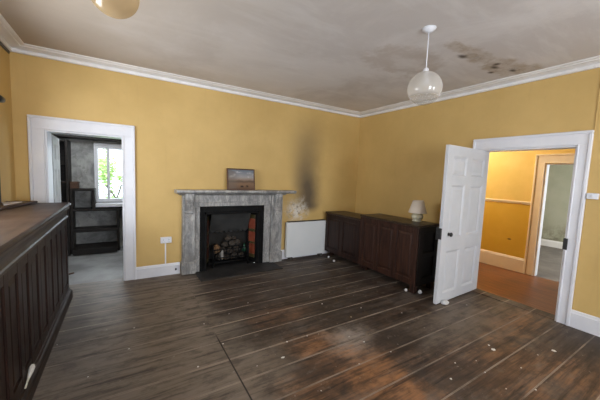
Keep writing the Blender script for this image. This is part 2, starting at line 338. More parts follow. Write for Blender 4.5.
def shade_mat():
    m = MT('cream_lamp_fabric'); m.base((0.84, 0.77, 0.68)); m.rough(0.85)
    tr = m.node('ShaderNodeBsdfTranslucent'); tr.inputs[0].default_value = (0.62, 0.5, 0.38, 1)
    mx = m.node('ShaderNodeMixShader'); mx.inputs[0].default_value = 0.3
    m.l.new(m.b.outputs[0], mx.inputs[1]); m.l.new(tr.outputs[0], mx.inputs[2]); m.l.new(mx.outputs[0], m.out.inputs[0]); return m.m
MAT['shade'] = shade_mat()
def glass_thin(name, tint, haze, hazec, spec=0.10, rough=0.05):
    """thin glass shell: clear, with grime that scatters and a glossy skin"""
    m = MT(name)
    t = m.node('ShaderNodeBsdfTransparent'); t.inputs[0].default_value = (*tint, 1)
    g = m.node('ShaderNodeBsdfGlossy'); g.inputs['Roughness'].default_value = rough
    d = m.node('ShaderNodeBsdfDiffuse'); d.inputs[0].default_value = (*hazec, 1)
    fr = m.node('ShaderNodeFresnel'); fr.inputs[0].default_value = 1.45
    a = m.node('ShaderNodeMixShader'); b = m.node('ShaderNodeMixShader')
    a.inputs[0].default_value = haze
    m.l.new(t.outputs[0], a.inputs[1]); m.l.new(d.outputs[0], a.inputs[2])
    m.l.new(m.m1('ADD', fr.outputs[0], spec-0.03), b.inputs[0])
    m.l.new(a.outputs[0], b.inputs[1]); m.l.new(g.outputs[0], b.inputs[2]); m.l.new(b.outputs[0], m.out.inputs[0])
    return m.m
def globe_glass(name, tint, hazec, h0, h1):
    m = MT(name); v = m.coord(); x, y, z = m.xyz(v)                 # the mesh origin is the ceiling point above the globe
    t = m.node('ShaderNodeBsdfTransparent'); t.inputs[0].default_value = (*tint, 1)
    d = m.node('ShaderNodeBsdfDiffuse'); d.inputs[0].default_value = (*hazec, 1)
    l = m.node('ShaderNodeBsdfTranslucent'); l.inputs[0].default_value = (*hazec, 1)
    g = m.node('ShaderNodeBsdfGlossy'); g.inputs['Roughness'].default_value = 0.06
    ad = m.node('ShaderNodeMixShader'); ad.inputs[0].default_value = 0.45; m.l.new(d.outputs[0], ad.inputs[1]); m.l.new(l.outputs[0], ad.inputs[2])
    h = m.m1('ADD', h0, m.m1('MULTIPLY', m.step(z, -0.61, -0.565), h1-h0))    # frosted above, clear at the foot
    if name.startswith('amber'): h = (h0+h1)/2
    a = m.node('ShaderNodeMixShader'); m.put(a.inputs[0], h); m.l.new(t.outputs[0], a.inputs[1]); m.l.new(ad.outputs[0], a.inputs[2])
    b = m.node('ShaderNodeMixShader'); b.inputs[0].default_value = 0.05; m.l.new(a.outputs[0], b.inputs[1]); m.l.new(g.outputs[0], b.inputs[2])
    m.l.new(b.outputs[0], m.out.inputs[0]); return m.m
MAT['globe'] = globe_glass('frosted_globe_glass', (0.93, 0.92, 0.90), (0.82, 0.80, 0.77), 0.10, 0.58)
MAT['globe_amber'] = globe_glass('amber_globe_glass', (0.94, 0.87, 0.74), (0.64, 0.50, 0.31), 0.42, 0.42)
MAT['pane'] = glass_thin('window_glass', (0.97, 0.98, 0.98), 0.01, (0.6, 0.6, 0.6), 0.02, 0.02)
def leaf_mat(name, a, b):
    m = MT(name); v = m.coord(); c = m.mix(m.step(m.noise(v, 5, 3), 0.35, 0.65), a, b)
    m.base(c); m.rough(0.55)
    tr = m.node('ShaderNodeBsdfTranslucent'); m.l.new(c, tr.inputs[0])
    mx = m.node('ShaderNodeMixShader'); mx.inputs[0].default_value = 0.45
    m.l.new(m.b.outputs[0], mx.inputs[1]); m.l.new(tr.outputs[0], mx.inputs[2]); m.l.new(mx.outputs[0], m.out.inputs[0]); return m.m
MAT['leaf'] = leaf_mat('fresh_green_leaves', (0.42, 0.56, 0.22), (0.60, 0.72, 0.38))
MAT['bark'] = paint('grey_bark', (0.10, 0.085, 0.07), (0.18, 0.155, 0.13), 0.9, 8, 0.4)
MAT['grass'] = paint('garden_grass', (0.12, 0.20, 0.06), (0.20, 0.30, 0.10), 0.9, 3, 0.4)
def picture():
    m = MT('landscape_painting'); v = m.coord(); x, y, z = m.xyz(v)     # origin at the base centre of the frame
    zz = m.m1('ADD', z, m.m1('MULTIPLY', m.m1('SUBTRACT', m.noise(v, 9, 5), 0.5), 0.05))
    c = m.ramp(m.m1('DIVIDE', zz, 0.35), [(0.05, (0.13, 0.075, 0.045)), (0.30, (0.20, 0.125, 0.078)), (0.40, (0.11, 0.075, 0.055)),
                                         (0.48, (0.27, 0.20, 0.155)), (0.60, (0.30, 0.285, 0.28)), (0.9, (0.15, 0.175, 0.21))])
    cl = m.step(m.noise(m.scale(v, (1, 1, 2.2)), 9, 6, 0.6), 0.5, 0.68)
    c = m.mix(m.m1('MULTIPLY', m.m1('MULTIPLY', cl, m.step(z, 0.17, 0.21)), 0.85), c, (0.56, 0.54, 0.53))
    hill = m.m1('MULTIPLY', m.step(m.m1('SUBTRACT', m.m1('ADD', 0.245, m.m1('MULTIPLY', x, -0.55)), zz), 0.0, 0.02), m.step(x, 0.02, -0.14))
    c = m.mix(m.m1('MULTIPLY', hill, 0.6), c, (0.15, 0.12, 0.10))
    c = m.mix(m.blob(v, 0.025, 0, 0.058, 0.035, None, 0.022, 0.3, 30), c, (0.02, 0.014, 0.012))
    c = m.mix(m.blob(v, 0.115, 0, 0.062, 0.03, None, 0.022, 0.3, 30), c, (0.035, 0.022, 0.016))
    m.base(c); m.rough(0.75); m.b.inputs['Specular IOR Level'].default_value = 0.15; return m.m
MAT['picture'] = picture()

# ------------------------------------------------------------------ mesh helpers
def merge(dst, src, M=None):
    if M is not None: bmesh.ops.transform(src, matrix=M, verts=src.verts)
    me = bpy.data.meshes.new('t'); src.to_mesh(me); src.free(); dst.from_mesh(me); bpy.data.meshes.remove(me)
def box(bm, x0, x1, y0, y1, z0, z1, bev=0.0, M=None, seg=1):
    t = bmesh.new(); bmesh.ops.create_cube(t, size=1.0)
    x0, x1 = min(x0, x1), max(x0, x1); y0, y1 = min(y0, y1), max(y0, y1); z0, z1 = min(z0, z1), max(z0, z1)
    for v in t.verts:
        v.co = Vector((x0 if v.co.x < 0 else x1, y0 if v.co.y < 0 else y1, z0 if v.co.z < 0 else z1))
    if bev: bmesh.ops.bevel(t, geom=t.edges[:], offset=bev, segments=seg, affect='EDGES', profile=0.5)
    merge(bm, t, M); return bm
def prism(bm, pts, a0, a1, axis, bev=0):
    """extrude a 2D outline along an axis; pts are the other two coordinates in xyz order"""
    t = bmesh.new()
    def P(p, a): return {'x': (a, p[0], p[1]), 'y': (p[0], a, p[1]), 'z': (p[0], p[1], a)}[axis]
    A = [t.verts.new(P(p, a0)) for p in pts]; B = [t.verts.new(P(p, a1)) for p in pts]
    n = len(pts); t.faces.new(A); t.faces.new(B[::-1])
    for i in range(n): t.faces.new((A[i], B[i], B[(i+1) % n], A[(i+1) % n]))
    bmesh.ops.recalc_face_normals(t, faces=t.faces[:])
    if bev: bmesh.ops.bevel(t, geom=t.edges[:], offset=bev, segments=1, affect='EDGES')
    merge(bm, t); return bm
def lathe(bm, prof, c, seg=32, axis='z', smooth=True):
    t = bmesh.new(); rings = []
    for r, h in prof:
        if r < 1e-5: rings.append([t.verts.new((0, 0, h))]); continue
        rings.append([t.verts.new((r*math.cos(2*PI*i/seg), r*math.sin(2*PI*i/seg), h)) for i in range(seg)])
    for a, b in zip(rings, rings[1:]):
        for i in range(seg):
            j = (i+1) % seg
            if len(a) == 1 and len(b) == 1: continue
            if len(a) == 1: f = t.faces.new((a[0], b[j], b[i]))
            elif len(b) == 1: f = t.faces.new((a[i], a[j], b[0]))
            else: f = t.faces.new((a[i], a[j], b[j], b[i]))
            f.smooth = smooth
    bmesh.ops.recalc_face_normals(t, faces=t.faces[:])
    M = Matrix.Translation(Vector(c))
    if axis == 'y': M = M @ Matrix.Rotation(PI/2, 4, 'X')
    if axis == 'x': M = M @ Matrix.Rotation(PI/2, 4, 'Y')
    merge(bm, t, M); return bm
def tube(bm, p0, p1, r, seg=12):
    p0, p1 = Vector(p0), Vector(p1); d = p1-p0
    t = bmesh.new(); bmesh.ops.create_cone(t, cap_ends=True, segments=seg, radius1=r, radius2=r, depth=d.length)
    for f in t.faces: f.smooth = len(f.verts) == 4
    merge(bm, t, Matrix.Translation((p0+p1)/2) @ d.to_track_quat('Z', 'Y').to_matrix().to_4x4()); return bm
def lump(bm, c, rx, ry, rz, sub=3, amt=0.25, sc=2.5, seed=0):
    t = bmesh.new(); bmesh.ops.create_icosphere(t, subdivisions=sub, radius=1)
    for v in t.verts:
        k = 1+amt*2*noise.noise(v.co*sc+Vector((seed*3.1, seed*7.7, 0)))
        v.co = Vector((v.co.x*rx*k, v.co.y*ry*k, v.co.z*rz*k))
    zmin = min(v.co.z for v in t.verts)
    for v in t.verts: v.co.z -= zmin
    for f in t.faces: f.smooth = True
    merge(bm, t, Matrix.Translation(Vector(c))); return bm
B = bmesh.new
def obj(name, bm, mat, root=None, origin=None):
    """one mesh object; the bmesh is in world coordinates"""
    if root is not None: off = Vector(root['_o'])
    elif origin is not None: off = Vector(origin)
    else: off = Vector((0, 0, 0))
    bmesh.ops.translate(bm, vec=-off, verts=bm.verts)
    me = bpy.data.meshes.new(name); bm.to_mesh(me); bm.free()
    for m in (mat if isinstance(mat, (list, tuple)) else [mat]): me.materials.append(m)
    o = bpy.data.objects.new(name, me); COL.objects.link(o)
    if root is not None: o.parent = root
    else: o.location = off
    o['_o'] = tuple(off)
    return o
def sub(o, name, bm, mat):                                        # sub-part of a part (parent sits at its root's origin)
    c = obj(name, bm, mat, o); return c
def tag(o, label, cat, group=None, kind=None):
    o['label'] = label; o['category'] = cat
    if group: o['group'] = group
    if kind: o['kind'] = kind
    return o
def thing(name, loc, label, cat, group=None, kind=None):
    o = bpy.data.objects.new(name, None); COL.objects.link(o); o.location = loc; o['_o'] = tuple(loc)
    return tag(o, label, cat, group, kind)
def struct(name, bm, mat, label=None, cat=None):
    o = obj(name, bm, mat); o['kind'] = 'structure'
    if label: o['label'] = label; o['category'] = cat
    return o
def wall(axis, c0, c1, a0, a1, z0, z1, holes):
    """slab between two planes of one axis, holes (a0,a1,z0,z1) cut with reveals"""
    bm = B()
    A = sorted({a0, a1, *[h[0] for h in holes], *[h[1] for h in holes]}); A = [a for a in A if a0 <= a <= a1]
    Z = sorted({z0, z1, *[h[2] for h in holes], *[h[3] for h in holes]}); Z = [z for z in Z if z0 <= z <= z1]
    def P(a, c, z): return (a, c, z) if axis == 'y' else (c, a, z)
    def hole(a, z): return any(h[0] < a < h[1] and h[2] < z < h[3] for h in holes) or not (a0 < a < a1 and z0 < z < z1)
    def quad(*p): bm.faces.new([bm.verts.new(q) for q in p])
    for i in range(len(A)-1):
        for j in range(len(Z)-1):
            p, q, r, s = A[i], A[i+1], Z[j], Z[j+1]; am, zm = (p+q)/2, (r+s)/2
            if hole(am, zm): continue
            for c in (c0, c1): quad(P(p, c, r), P(q, c, r), P(q, c, s), P(p, c, s))
            if hole(p-1e-3, zm): quad(P(p, c0, r), P(p, c1, r), P(p, c1, s), P(p, c0, s))
            if hole(q+1e-3, zm): quad(P(q, c0, r), P(q, c1, r), P(q, c1, s), P(q, c0, s))
            if hole(am, r-1e-3): quad(P(p, c0, r), P(q, c0, r), P(q, c1, r), P(p, c1, r))
            if hole(am, s+1e-3): quad(P(p, c0, s), P(q, c0, s), P(q, c1, s), P(p, c1, s))
    bmesh.ops.remove_doubles(bm, verts=bm.verts, dist=1e-5); bmesh.ops.recalc_face_normals(bm, faces=bm.faces[:])
    return bm

# ------------------------------------------------------------------ the room shell
XL, YR, H = -5.365, -7.2, 2.912                     # left wall, rear wall, ceiling; back wall is y = 0, right wall is x = 0
TB, TR = 0.26, 0.17                                 # thickness of back and right wall
D1 = (-5.085, -4.285, 2.005)                         # left doorway in the back wall
D2 = (-3.490, -2.480, 2.030)                        # doorway in the right wall
bm = B(); box(bm, XL-0.2, 0.0, YR-0.2, 0.0, -0.1, 0); box(bm, 0, TR, D2[0], D2[1], -0.1, 0); box(bm, D1[0], D1[1], 0, 0.12, -0.1, 0)
struct('floor', bm, MAT['floor'], 'wide worn brown floorboards of the main room', 'floor')
bm = B(); box(bm, XL-0.2, TR, YR-0.2, TB, H, H+0.1)
struct('ceiling', bm, MAT['ceiling'], 'grey stained plaster ceiling of the main room', 'ceiling')
bm = wall('y', 0, TB, XL-0.2, 0.0, 0, H, [(D1[0], D1[1], -1, D1[2]), (-3.187, -2.323, -1, 0.952)])
struct('wall_back', bm, MAT['sooty'], 'yellow back wall with a dark smoke stain above the heater', 'wall')
bm = wall('x', 0, TR, YR-0.2, TB, 0, H, [(D2[0], D2[1], -1, D2[2])])
struct('wall_right', bm, MAT['yellow'], 'yellow right wall with the open white door', 'wall')
bm = wall('x', XL-0.2, XL, YR-0.2, 0.0, 0, H, [(-2.45, -1.05, 1.26, 2.16)])
struct('wall_left', bm, MAT['yellow'], 'yellow left wall behind the long counter', 'wall')
bm = wall('y', YR-0.2, YR, XL, 0, 0, H, [(-4.15, -3.05, 0.7, 2.5), (-2.05, -0.95, 0.7, 2.5)])
struct('wall_rear', bm, MAT['yellow'], 'yellow rear wall with two tall windows', 'wall')

# cornice: shallow moulding, thick against the wall and running out over the ceiling
prof = [(0, 2.836), (0.026, 2.836), (0.032, 2.842), (0.032, 2.872), (0.027, 2.876), (0.045, 2.879), (0.060, 2.884), (0.085, 2.888), (0.118, 2.889), (0.120, 2.897), (0.150, 2.899), (0.160, 2.903), (0.163, 2.913), (0, 2.913)]
def cornice(side):
    bm = B()
    if side == 'back':  lo, hi = lambda d: (XL+d, -d), lambda d: (-d, -d)
    if side == 'right': lo, hi = lambda d: (-d, -d), lambda d: (-d, YR+d)
    if side == 'left':  lo, hi = lambda d: (XL+d, -d), lambda d: (XL+d, YR+d)
    if side == 'rear':  lo, hi = lambda d: (XL+d, YR+d), lambda d: (-d, YR+d)
    A = [bm.verts.new((*lo(d), z)) for d, z in prof]; C = [bm.verts.new((*hi(d), z)) for d, z in prof]
    for i in range(len(prof)-1): bm.faces.new((A[i], A[i+1], C[i+1], C[i]))
    bmesh.ops.recalc_face_normals(bm, faces=bm.faces[:])
    return bm
for k, s in enumerate(('back', 'right', 'left', 'rear')):
    struct('trim_%d' % (k+1), cornice(s), MAT['cornice'], 'pale plaster cornice along the %s wall' % s, 'cornice')
bm = B(); box(bm, XL, XL+0.012, -5.9, -0.03, 2.806, 2.836)  # thin black strip stands in for the shade in the gap
struct('trim_5', bm, MAT['black'], 'black strip in place of the shadow gap below the cornice on the left wall', 'trim')

# skirting boards
def skirt(pts, nx, ny, h=0.19):
    """from (x0,y0) to (x1,y1), standing off the wall along the normal"""
    bm = B(); (x0, y0), (x1, y1) = pts
    pr = [(0, 0), (0.022, 0), (0.022, h-0.035), (0.016, h-0.028), (0.012, h-0.008), (0.004, h), (0, h)]
    A = [bm.verts.new((x0+nx*d, y0+ny*d, z)) for d, z in pr]; C = [bm.verts.new((x1+nx*d, y1+ny*d, z)) for d, z in pr]
    n = len(pr); bm.faces.new(A); bm.faces.new(C[::-1])
    for i in range(n): bm.faces.new((A[i], A[(i+1) % n], C[(i+1) % n], C[i]))
    bmesh.ops.recalc_face_normals(bm, faces=bm.faces[:]); return bm
bm = skirt([(-4.147, 0), (-3.565, 0)], 0, -1, 0.175); merge(bm, skirt([(-1.845, 0), (0, 0)], 0, -1, 0.175))
struct('baseboard_back', bm, MAT['white'], 'white skirting board along the back wall', 'skirting')
bm = skirt([(0, -3.60), (0, YR)], -1, 0, 0.195); merge(bm, skirt([(0, -0.02), (0, -2.362)], -1, 0, 0.195))
struct('baseboard_right', bm, MAT['white'], 'white skirting board along the right wall', 'skirting')
bm = skirt([(XL, -0.02), (XL, YR)], 1, 0, 0.19); struct('baseboard_left', bm, MAT['white'])
bm = skirt([(XL, YR), (0, YR)], 0, 1, 0.19); struct('baseboard_rear', bm, MAT['white'])

# ---- casings
def casing(a0, a1, top, wl, wr, face, mapper, mat, T, lining_mat=None):
    """moulded architrave round an opening a0..a1; mapper turns (along, out, z) into the world"""
    bm = B()
    def bx(p, q, o0, o1, z0, z1, bev=0.004):
        t = B(); box(t, p, q, o0, o1, z0, z1, bev)
        for v in t.verts: v.co = Vector(mapper(*v.co))
        bmesh.ops.recalc_face_normals(t, faces=t.faces[:]); merge(bm, t)
    L, R_ = a0-wl, a1+wr; Ht = top+0.155
    # flat field, raised back band, inner bead
    bx(L+0.03, a0, 0, 0.022, 0, top); bx(a1, R_-0.03, 0, 0.022, 0, top); bx(L+0.03, R_-0.03, 0, 0.0215, top, Ht-0.03)
    bx(L, L+0.032, 0, 0.036, 0, Ht-0.032, 0.006); bx(R_-0.032, R_, 0, 0.036, 0, Ht-0.032, 0.006); bx(L, R_, 0, 0.0355, Ht-0.032, Ht, 0.006)
    bx(a0-0.014, a0, 0.0, 0.03, 0, top+0.014, 0.004); bx(a1, a1+0.014, 0.0, 0.03, 0, top+0.014, 0.004); bx(a0, a1, 0.0, 0.03, top, top+0.014, 0.004)
    # lining of the opening and its stop
    bx(a0-0.001, a0+0.018, -T, 0.012, 0, top-0.018, 0.002); bx(a1-0.018, a1+0.001, -T, 0.012, 0, top-0.018, 0.002); bx(a0-0.001, a1+0.001, -T, 0.012, top-0.018, top+0.001, 0.002)
    return bm
cm = casing(D1[0], D1[1], D1[2], 0.150, 0.138, 0, lambda a, o, z: (a, -o, z), None, TB)
struct('trim_6', cm, MAT['white'], 'white moulded architrave round the left doorway', 'door casing')
cm = casing(D2[0], D2[1], D2[2], 0.115, 0.104, 0, lambda a, o, z: (-o, a, z), None, TR)
c2 = struct('trim_7', cm, MAT['white'], 'white moulded architrave round the right doorway', 'door casing')
bm = B(); box(bm, -0.034, 0.02, -3.506, -3.468, 0.855, 0.985, 0.003)
sub(c2, 'lock_keeper', bm, MAT['black'])['label'] = 'black metal lock keeper on the white casing'
bm = B(); box(bm, -0.008, 0, -3.612, -3.600, 1.50, 2.838, 0.003)
struct('trim_8', bm, MAT['yellow'], 'thin yellow painted conduit running down beside the right doorway', 'conduit')
bm = B(); box(bm, 0.0, TR, D2[0]+0.02, D2[1]-0.02, 0.0, 0.006, 0.002)
struct('trim_9', bm, MAT['floor'])

# ---- panelled leaf, general
def leaf(root, w, h, t, rows, cols, mapper, mat, z0, proud=0.006):
    """frame with sunk raised panels; mapper(along, out, z) with out from 0 (face) to -t"""
    def put(t_):
        for v in t_.verts: v.co = Vector(mapper(*v.co))
        bmesh.ops.recalc_face_normals(t_, faces=t_.faces[:]); return t_
    f = B()
    us = [0]+[u for c in cols for u in c]+[w]
    for i in range(0, len(us), 2): box(f, us[i], us[i+1], -t, 0, z0, z0+h, 0.002)
    for (ua, ub) in cols:
        vs = [z0]+[v for r in rows for v in r]+[z0+h]
        for i in range(0, len(vs), 2): box(f, ua-0.001, ub+0.001, -t+0.0005, -0.0005, vs[i], vs[i+1], 0.0)
    obj('frame', put(f), mat, root)
    for (ua, ub) in cols:
        for (va, vb) in rows:
            p = B(); box(p, ua-0.002, ub+0.002, -t*0.60, -t*0.40, va-0.002, vb+0.002)
            for sg in (0, 1):
                q = B(); rings = []
                for mm, dd in ((-0.001, 0.0012), (0.008, 0.0005), (0.020, 0.007), (0.030, 0.0145), (0.036, 0.0155), (0.070, 0.0085), (0.072, 0.0085)):
                    o_ = -dd if sg == 0 else -t+dd
                    rings.append([q.verts.new((u, o_, v)) for u, v in ((ua+mm, va+mm), (ub-mm, va+mm), (ub-mm, vb-mm), (ua+mm, vb-mm))])
                for A, C in zip(rings, rings[1:]):
                    for i in range(4): q.faces.new((A[i], A[(i+1) % 4], C[(i+1) % 4], C[i]))
                q.faces.new(rings[-1]); merge(p, q)
            obj('panel', put(p), mat, root)

# right door: stands open at a right angle into the room
d = thing('door_1', (0.0, -2.51, 0.0), 'open white six-panel door standing out from the right wall', 'door', kind='structure')
leaf(d, 1.065, 2.010, 0.042, [(0.12, 0.69), (0.85, 1.54), (1.64, 1.90)], [(0.12, 0.472), (0.593, 0.945)],
     lambda u, o, z: (0.135-0.99938*u+0.0352*o, -2.530-0.0352*u-0.99938*o, z), MAT['door_white'], 0.012)
bm = B(); lathe(bm, [(0.0, 0.050), (0.018, 0.048), (0.028, 0.038), (0.028, 0.030), (0.018, 0.020), (0.011, 0.016), (0.011, 0.005), (0.022, 0.004), (0.022, 0), (0, 0)], (-0.775, -2.562, 0.905), 20, 'y')
k = obj('knob', bm, MAT['black'], d); k['label'] = 'round black door knob'
bm = B(); box(bm, -0.945, -0.81, -2.522, -2.494, 0.84, 1.0, 0.004); box(bm, -0.948, -0.9305, -2.567, -2.517, 0.85, 0.99, 0.002)
k = obj('rim_lock', bm, MAT['black'], d); k['label'] = 'black rim lock at the door edge'
for z in (0.25, 1.0, 1.75):
    bm = B(); tube(bm, (0.142, -2.484, z-0.05), (0.142, -2.484, z+0.05), 0.007); obj('hinge', bm, MAT['white'], d)

# left door: opened away into the annex
d = thing('door_2', (-5.07, TB, 0), 'white panelled door swung open into the annex behind the counter', 'door', kind='structure')
leaf(d, 0.74, 1.965, 0.04, [(0.12, 0.69), (0.85, 1.54), (1.64, 1.88)], [(0.095, 0.33), (0.41, 0.645)],
     lambda u, o, z: (-5.060+o-0.055*u, TB+0.01+u, z), MAT['shaded_white'], 0.012)

# rear windows (behind the camera)
def sash(name, x0, x1, z0, z1, y, label):
    t = thing(name, ((x0+x1)/2, y, z0), label, 'window', kind='structure')
    f = B(); w = 0.05
    box(f, x0, x0+w, y-0.03, y+0.03, z0, z1, 0.004); box(f, x1-w, x1, y-0.03, y+0.03, z0, z1, 0.004)
    box(f, x0+w, x1-w, y-0.03, y+0.03, z0, z0+0.07, 0.004); box(f, x0+w, x1-w, y-0.03, y+0.03, z1-w, z1, 0.004)
    box(f, x0+w, x1-w, y-0.025, y+0.025, (z0+z1)/2-0.02, (z0+z1)/2+0.02, 0.004)
    box(f, (x0+x1)/2-0.012, (x0+x1)/2+0.012, y-0.02, y+0.02, z0+0.07, (z0+z1)/2-0.02, 0.003); box(f, (x0+x1)/2-0.012, (x0+x1)/2+0.012, y-0.02, y+0.02, (z0+z1)/2+0.02, z1-w, 0.003)
    obj('frame', f, MAT['white'], t)
    return t
sash('window_2', -4.15, -3.05, 0.7, 2.5, YR-0.10, 'tall white sash window in the rear wall, left one')
sash('window_3', -2.05, -0.95, 0.7, 2.5, YR-0.10, 'tall white sash window in the rear wall, right one')

t = thing('window_4', (XL-0.1, -1.75, 1.26), 'white window in the left wall above the counter', 'window', kind='structure')
f = B(); xa, xb = XL-0.13, XL-0.08
box(f, xa, xb, -2.45, -2.39, 1.26, 2.16, 0.004); box(f, xa, xb, -1.11, -1.05, 1.26, 2.16, 0.004); box(f, xa, xb, -2.39, -1.11, 1.26, 1.32, 0.004); box(f, xa, xb, -2.39, -1.11, 2.10, 2.16, 0.004); box(f, xa+0.005, xb-0.005, -1.765, -1.735, 1.32, 2.10, 0.003)
obj('frame', f, MAT['white'], t)

# ------------------------------------------------------------------ annex behind the back wall
AY = 2.10; AX0, AX1, AH = -6.3, -3.0, 2.42
WX0, WX1, WZ0, WZ1 = -4.74, -3.75, 0.915, 1.985
bm = B(); box(bm, AX0, AX1, 0.12, AY+0.3, -0.1, 0.0); struct('floor_annex', bm, MAT['annex_floor'], 'pale dusty floor of the annex', 'floor')
bm = wall('y', AY, AY+0.3, AX0, AX1, 0, AH, [(WX0, WX1, WZ0, WZ1)]); struct('wall_annex_back', bm, MAT['plaster'], 'bare grey plaster wall round the annex window', 'wall')
bm = wall('x', AX0-0.1, AX0, TB, AY+0.3, 0, AH, []); struct('wall_annex_left', bm, MAT['plaster'])
bm = wall('x', AX1, AX1+0.1, TB, AY+0.3, 0, AH, [(0.6, 1.5, 1.0, 2.2)]); struct('wall_annex_right', bm, MAT['plaster'])
bm = B(); box(bm, AX0, AX1, TB, AY+0.3, AH, AH+0.1); struct('ceiling_annex', bm, MAT['plaster'])
bm = B(); box(bm, AX0, AX1, AY-0.28, AY-0.002, 2.075, 2.24, 0.01); struct('beam_annex', bm, MAT['annex_wood'], 'dark wooden beam above the annex window', 'beam')
bm = B(); box(bm, AX0, D1[0], TB, TB+0.01, 0, AH); box(bm, D1[1], AX1, TB, TB+0.01, 0, AH); box(bm, D1[0], D1[1], TB, TB+0.01, D1[2], AH)
struct('wall_annex_front', bm, MAT['plaster'])

wdw = thing('window_1', ((WX0+WX1)/2, AY, WZ0), 'bright white-framed annex window with green leaves outside', 'window', kind='structure')
f = B(); y0, y1 = AY-0.02, AY+0.07; w = 0.05
box(f, WX0, WX0+0.045, y0, y1, WZ0, WZ1, 0.004); box(f, WX1-0.045, WX1, y0, y1, WZ0, WZ1, 0.004)
box(f, WX0+0.045, WX1-0.045, y0, y1, WZ1-0.05, WZ1, 0.004); box(f, WX0+0.045, WX1-0.045, y0, y1, WZ0, WZ0+0.06, 0.004)
box(f, -4.560, -4.515, y0+0.005, y1-0.005, WZ0+0.06, WZ1-0.05, 0.004); box(f, -4.06, -4.02, y0+0.005, y1-0.005, WZ0+0.06, WZ1-0.05, 0.004)
box(f, WX0-0.020, WX0, AY-0.025, AY, WZ0-0.03, WZ1+0.05, 0.006); box(f, WX1, WX1+0.05, AY-0.025, AY, WZ0-0.03, WZ1+0.05, 0.006); box(f, WX0-0.020, WX1+0.05, AY-0.028, AY, WZ1, WZ1+0.055, 0.006)
obj('frame', f, MAT['white'], wdw)
bm = B()
for a, b in ((WX0+0.04, -4.555), (-4.52, -4.055), (-4.025, WX1-0.04)): box(bm, a, b, AY+0.022, AY+0.026, WZ0+0.055, WZ1-0.045)
obj('pane', bm, MAT['pane'], wdw)
bm = B(); box(bm, -4.735, WX1+0.06, 1.86, AY+0.05, 0.835, 0.900, 0.006); obj('sill', bm, MAT['white'], wdw)

# dark shelving round the annex wall
t = thing('wall_shelving', (-4.75, 1.95, 0), 'low stepped dark wood shelving under the annex window', 'shelf')
def bx1(name, *a, mat='annex_wood', bev=0.003, r=None): bm = B(); box(bm, *a, bev); return obj(name, bm, MAT[mat], r)
bx1('shelf', -5.06, -3.7, 1.80, AY-0.003, 0.772, 0.812, r=t)
bx1('shelf', -5.06, -4.405, 1.80, AY-0.003, 0.385, 0.445, r=t)
bx1('shelf', -5.06, -4.405, 1.62, AY-0.003, 0.02, 0.115, r=t)
bx1('upright', -5.098, -5.06, 1.79, AY-0.003, 0.0, 1.183, r=t)
bx1('upright', -4.405, -4.365, 1.80, AY-0.003, 0.0, 0.772, r=t)
bx1('upright', -4.782, -4.738, 1.80, AY-0.003, 0.812, 1.143, r=t)
bx1('shelf', -5.06, -4.738, 1.80, AY-0.003, 1.143, 1.180, r=t)
t = thing('bookcase', (-5.33, 1.9, 0), 'tall dark empty bookcase in the left corner of the annex', 'bookcase')
bx1('side', -5.62, -5.585, 1.70, AY-0.003, 0, 2.03, r=t); bx1('side', -5.135, -5.10, 1.70, AY-0.003, 0, 2.03, r=t)
bx1('back_board', -5.585, -5.135, AY-0.02, AY-0.004, 0, 2.03, r=t)
for z in (0.05, 0.5, 0.9, 1.28, 1.60, 1.995): bx1('shelf', -5.585, -5.135, 1.72, AY-0.02, z, z+0.03, r=t)
t = thing('wooden_box', (-5.04, 1.9, 1.184), 'small reddish brown wooden box on the shelf beside the bookcase', 'box')
bx1('body', -5.093, -4.985, 1.82, 2.05, 1.184, 1.275, mat='brown_box', r=t); bx1('lid', -5.097, -4.98, 1.815, 2.055, 1.276, 1.300, mat='brown_box', r=t)
bm = B(); tube(bm, (-5.02, 0.55, 0.011), (-4.93, 0.62, 0.011), 0.011)
tag(obj('wooden_stick', bm, MAT['brown_box'], origin=(-4.97, 0.58, 0)), 'short brown stick lying on the pale annex floor', 'stick')

# garden outside
bm = B(); box(bm, -14, 6, AY+0.32, 18, -0.5, -0.35); struct('ground', bm, MAT['grass'])
t = thing('bush', (-4.6, 7.2, -0.35), 'leafy green bush outside the annex window', 'bush')
bm = B()
for x in (-5.3, -4.6, -3.9): tube(bm, (x, 7.2, -0.35), (x+0.1, 7.25, 0.5), 0.05); tube(bm, (x+0.1, 7.25, 0.5), (x+0.25, 7.2, 1.0), 0.025); tube(bm, (x+0.1, 7.25, 0.5), (x-0.2, 7.2, 0.95), 0.025)
obj('stems', bm, MAT['bark'], t)
bm = B(); rr = random.Random(3)
cl = [(rr.gauss(-4.7, 0.7), rr.gauss(7.2, 0.4), rr.uniform(-0.05, 1.95), rr.uniform(0.2, 0.45)) for _ in range(22)]
for i in range(2600):
    cx, cy, cz, r = cl[i % len(cl)]
    p = Vector((rr.gauss(0, 1), rr.gauss(0, 1), rr.gauss(0, 1))).normalized()*r*rr.random()**0.4+Vector((cx, cy, cz))
    q = Matrix.Rotation(rr.uniform(0, 6.28), 3, 'Z') @ Matrix.Rotation(rr.uniform(-1.2, 1.2), 3, 'X'); l = rr.uniform(0.05, 0.09)
    vs = [bm.verts.new(p+q @ Vector(c)*l) for c in ((-1, 0, 0), (-.2, -.45, .08), (1, 0, 0), (-.2, .45, .08))]
    bm.faces.new(vs)
obj('foliage', bm, MAT['leaf'], t)

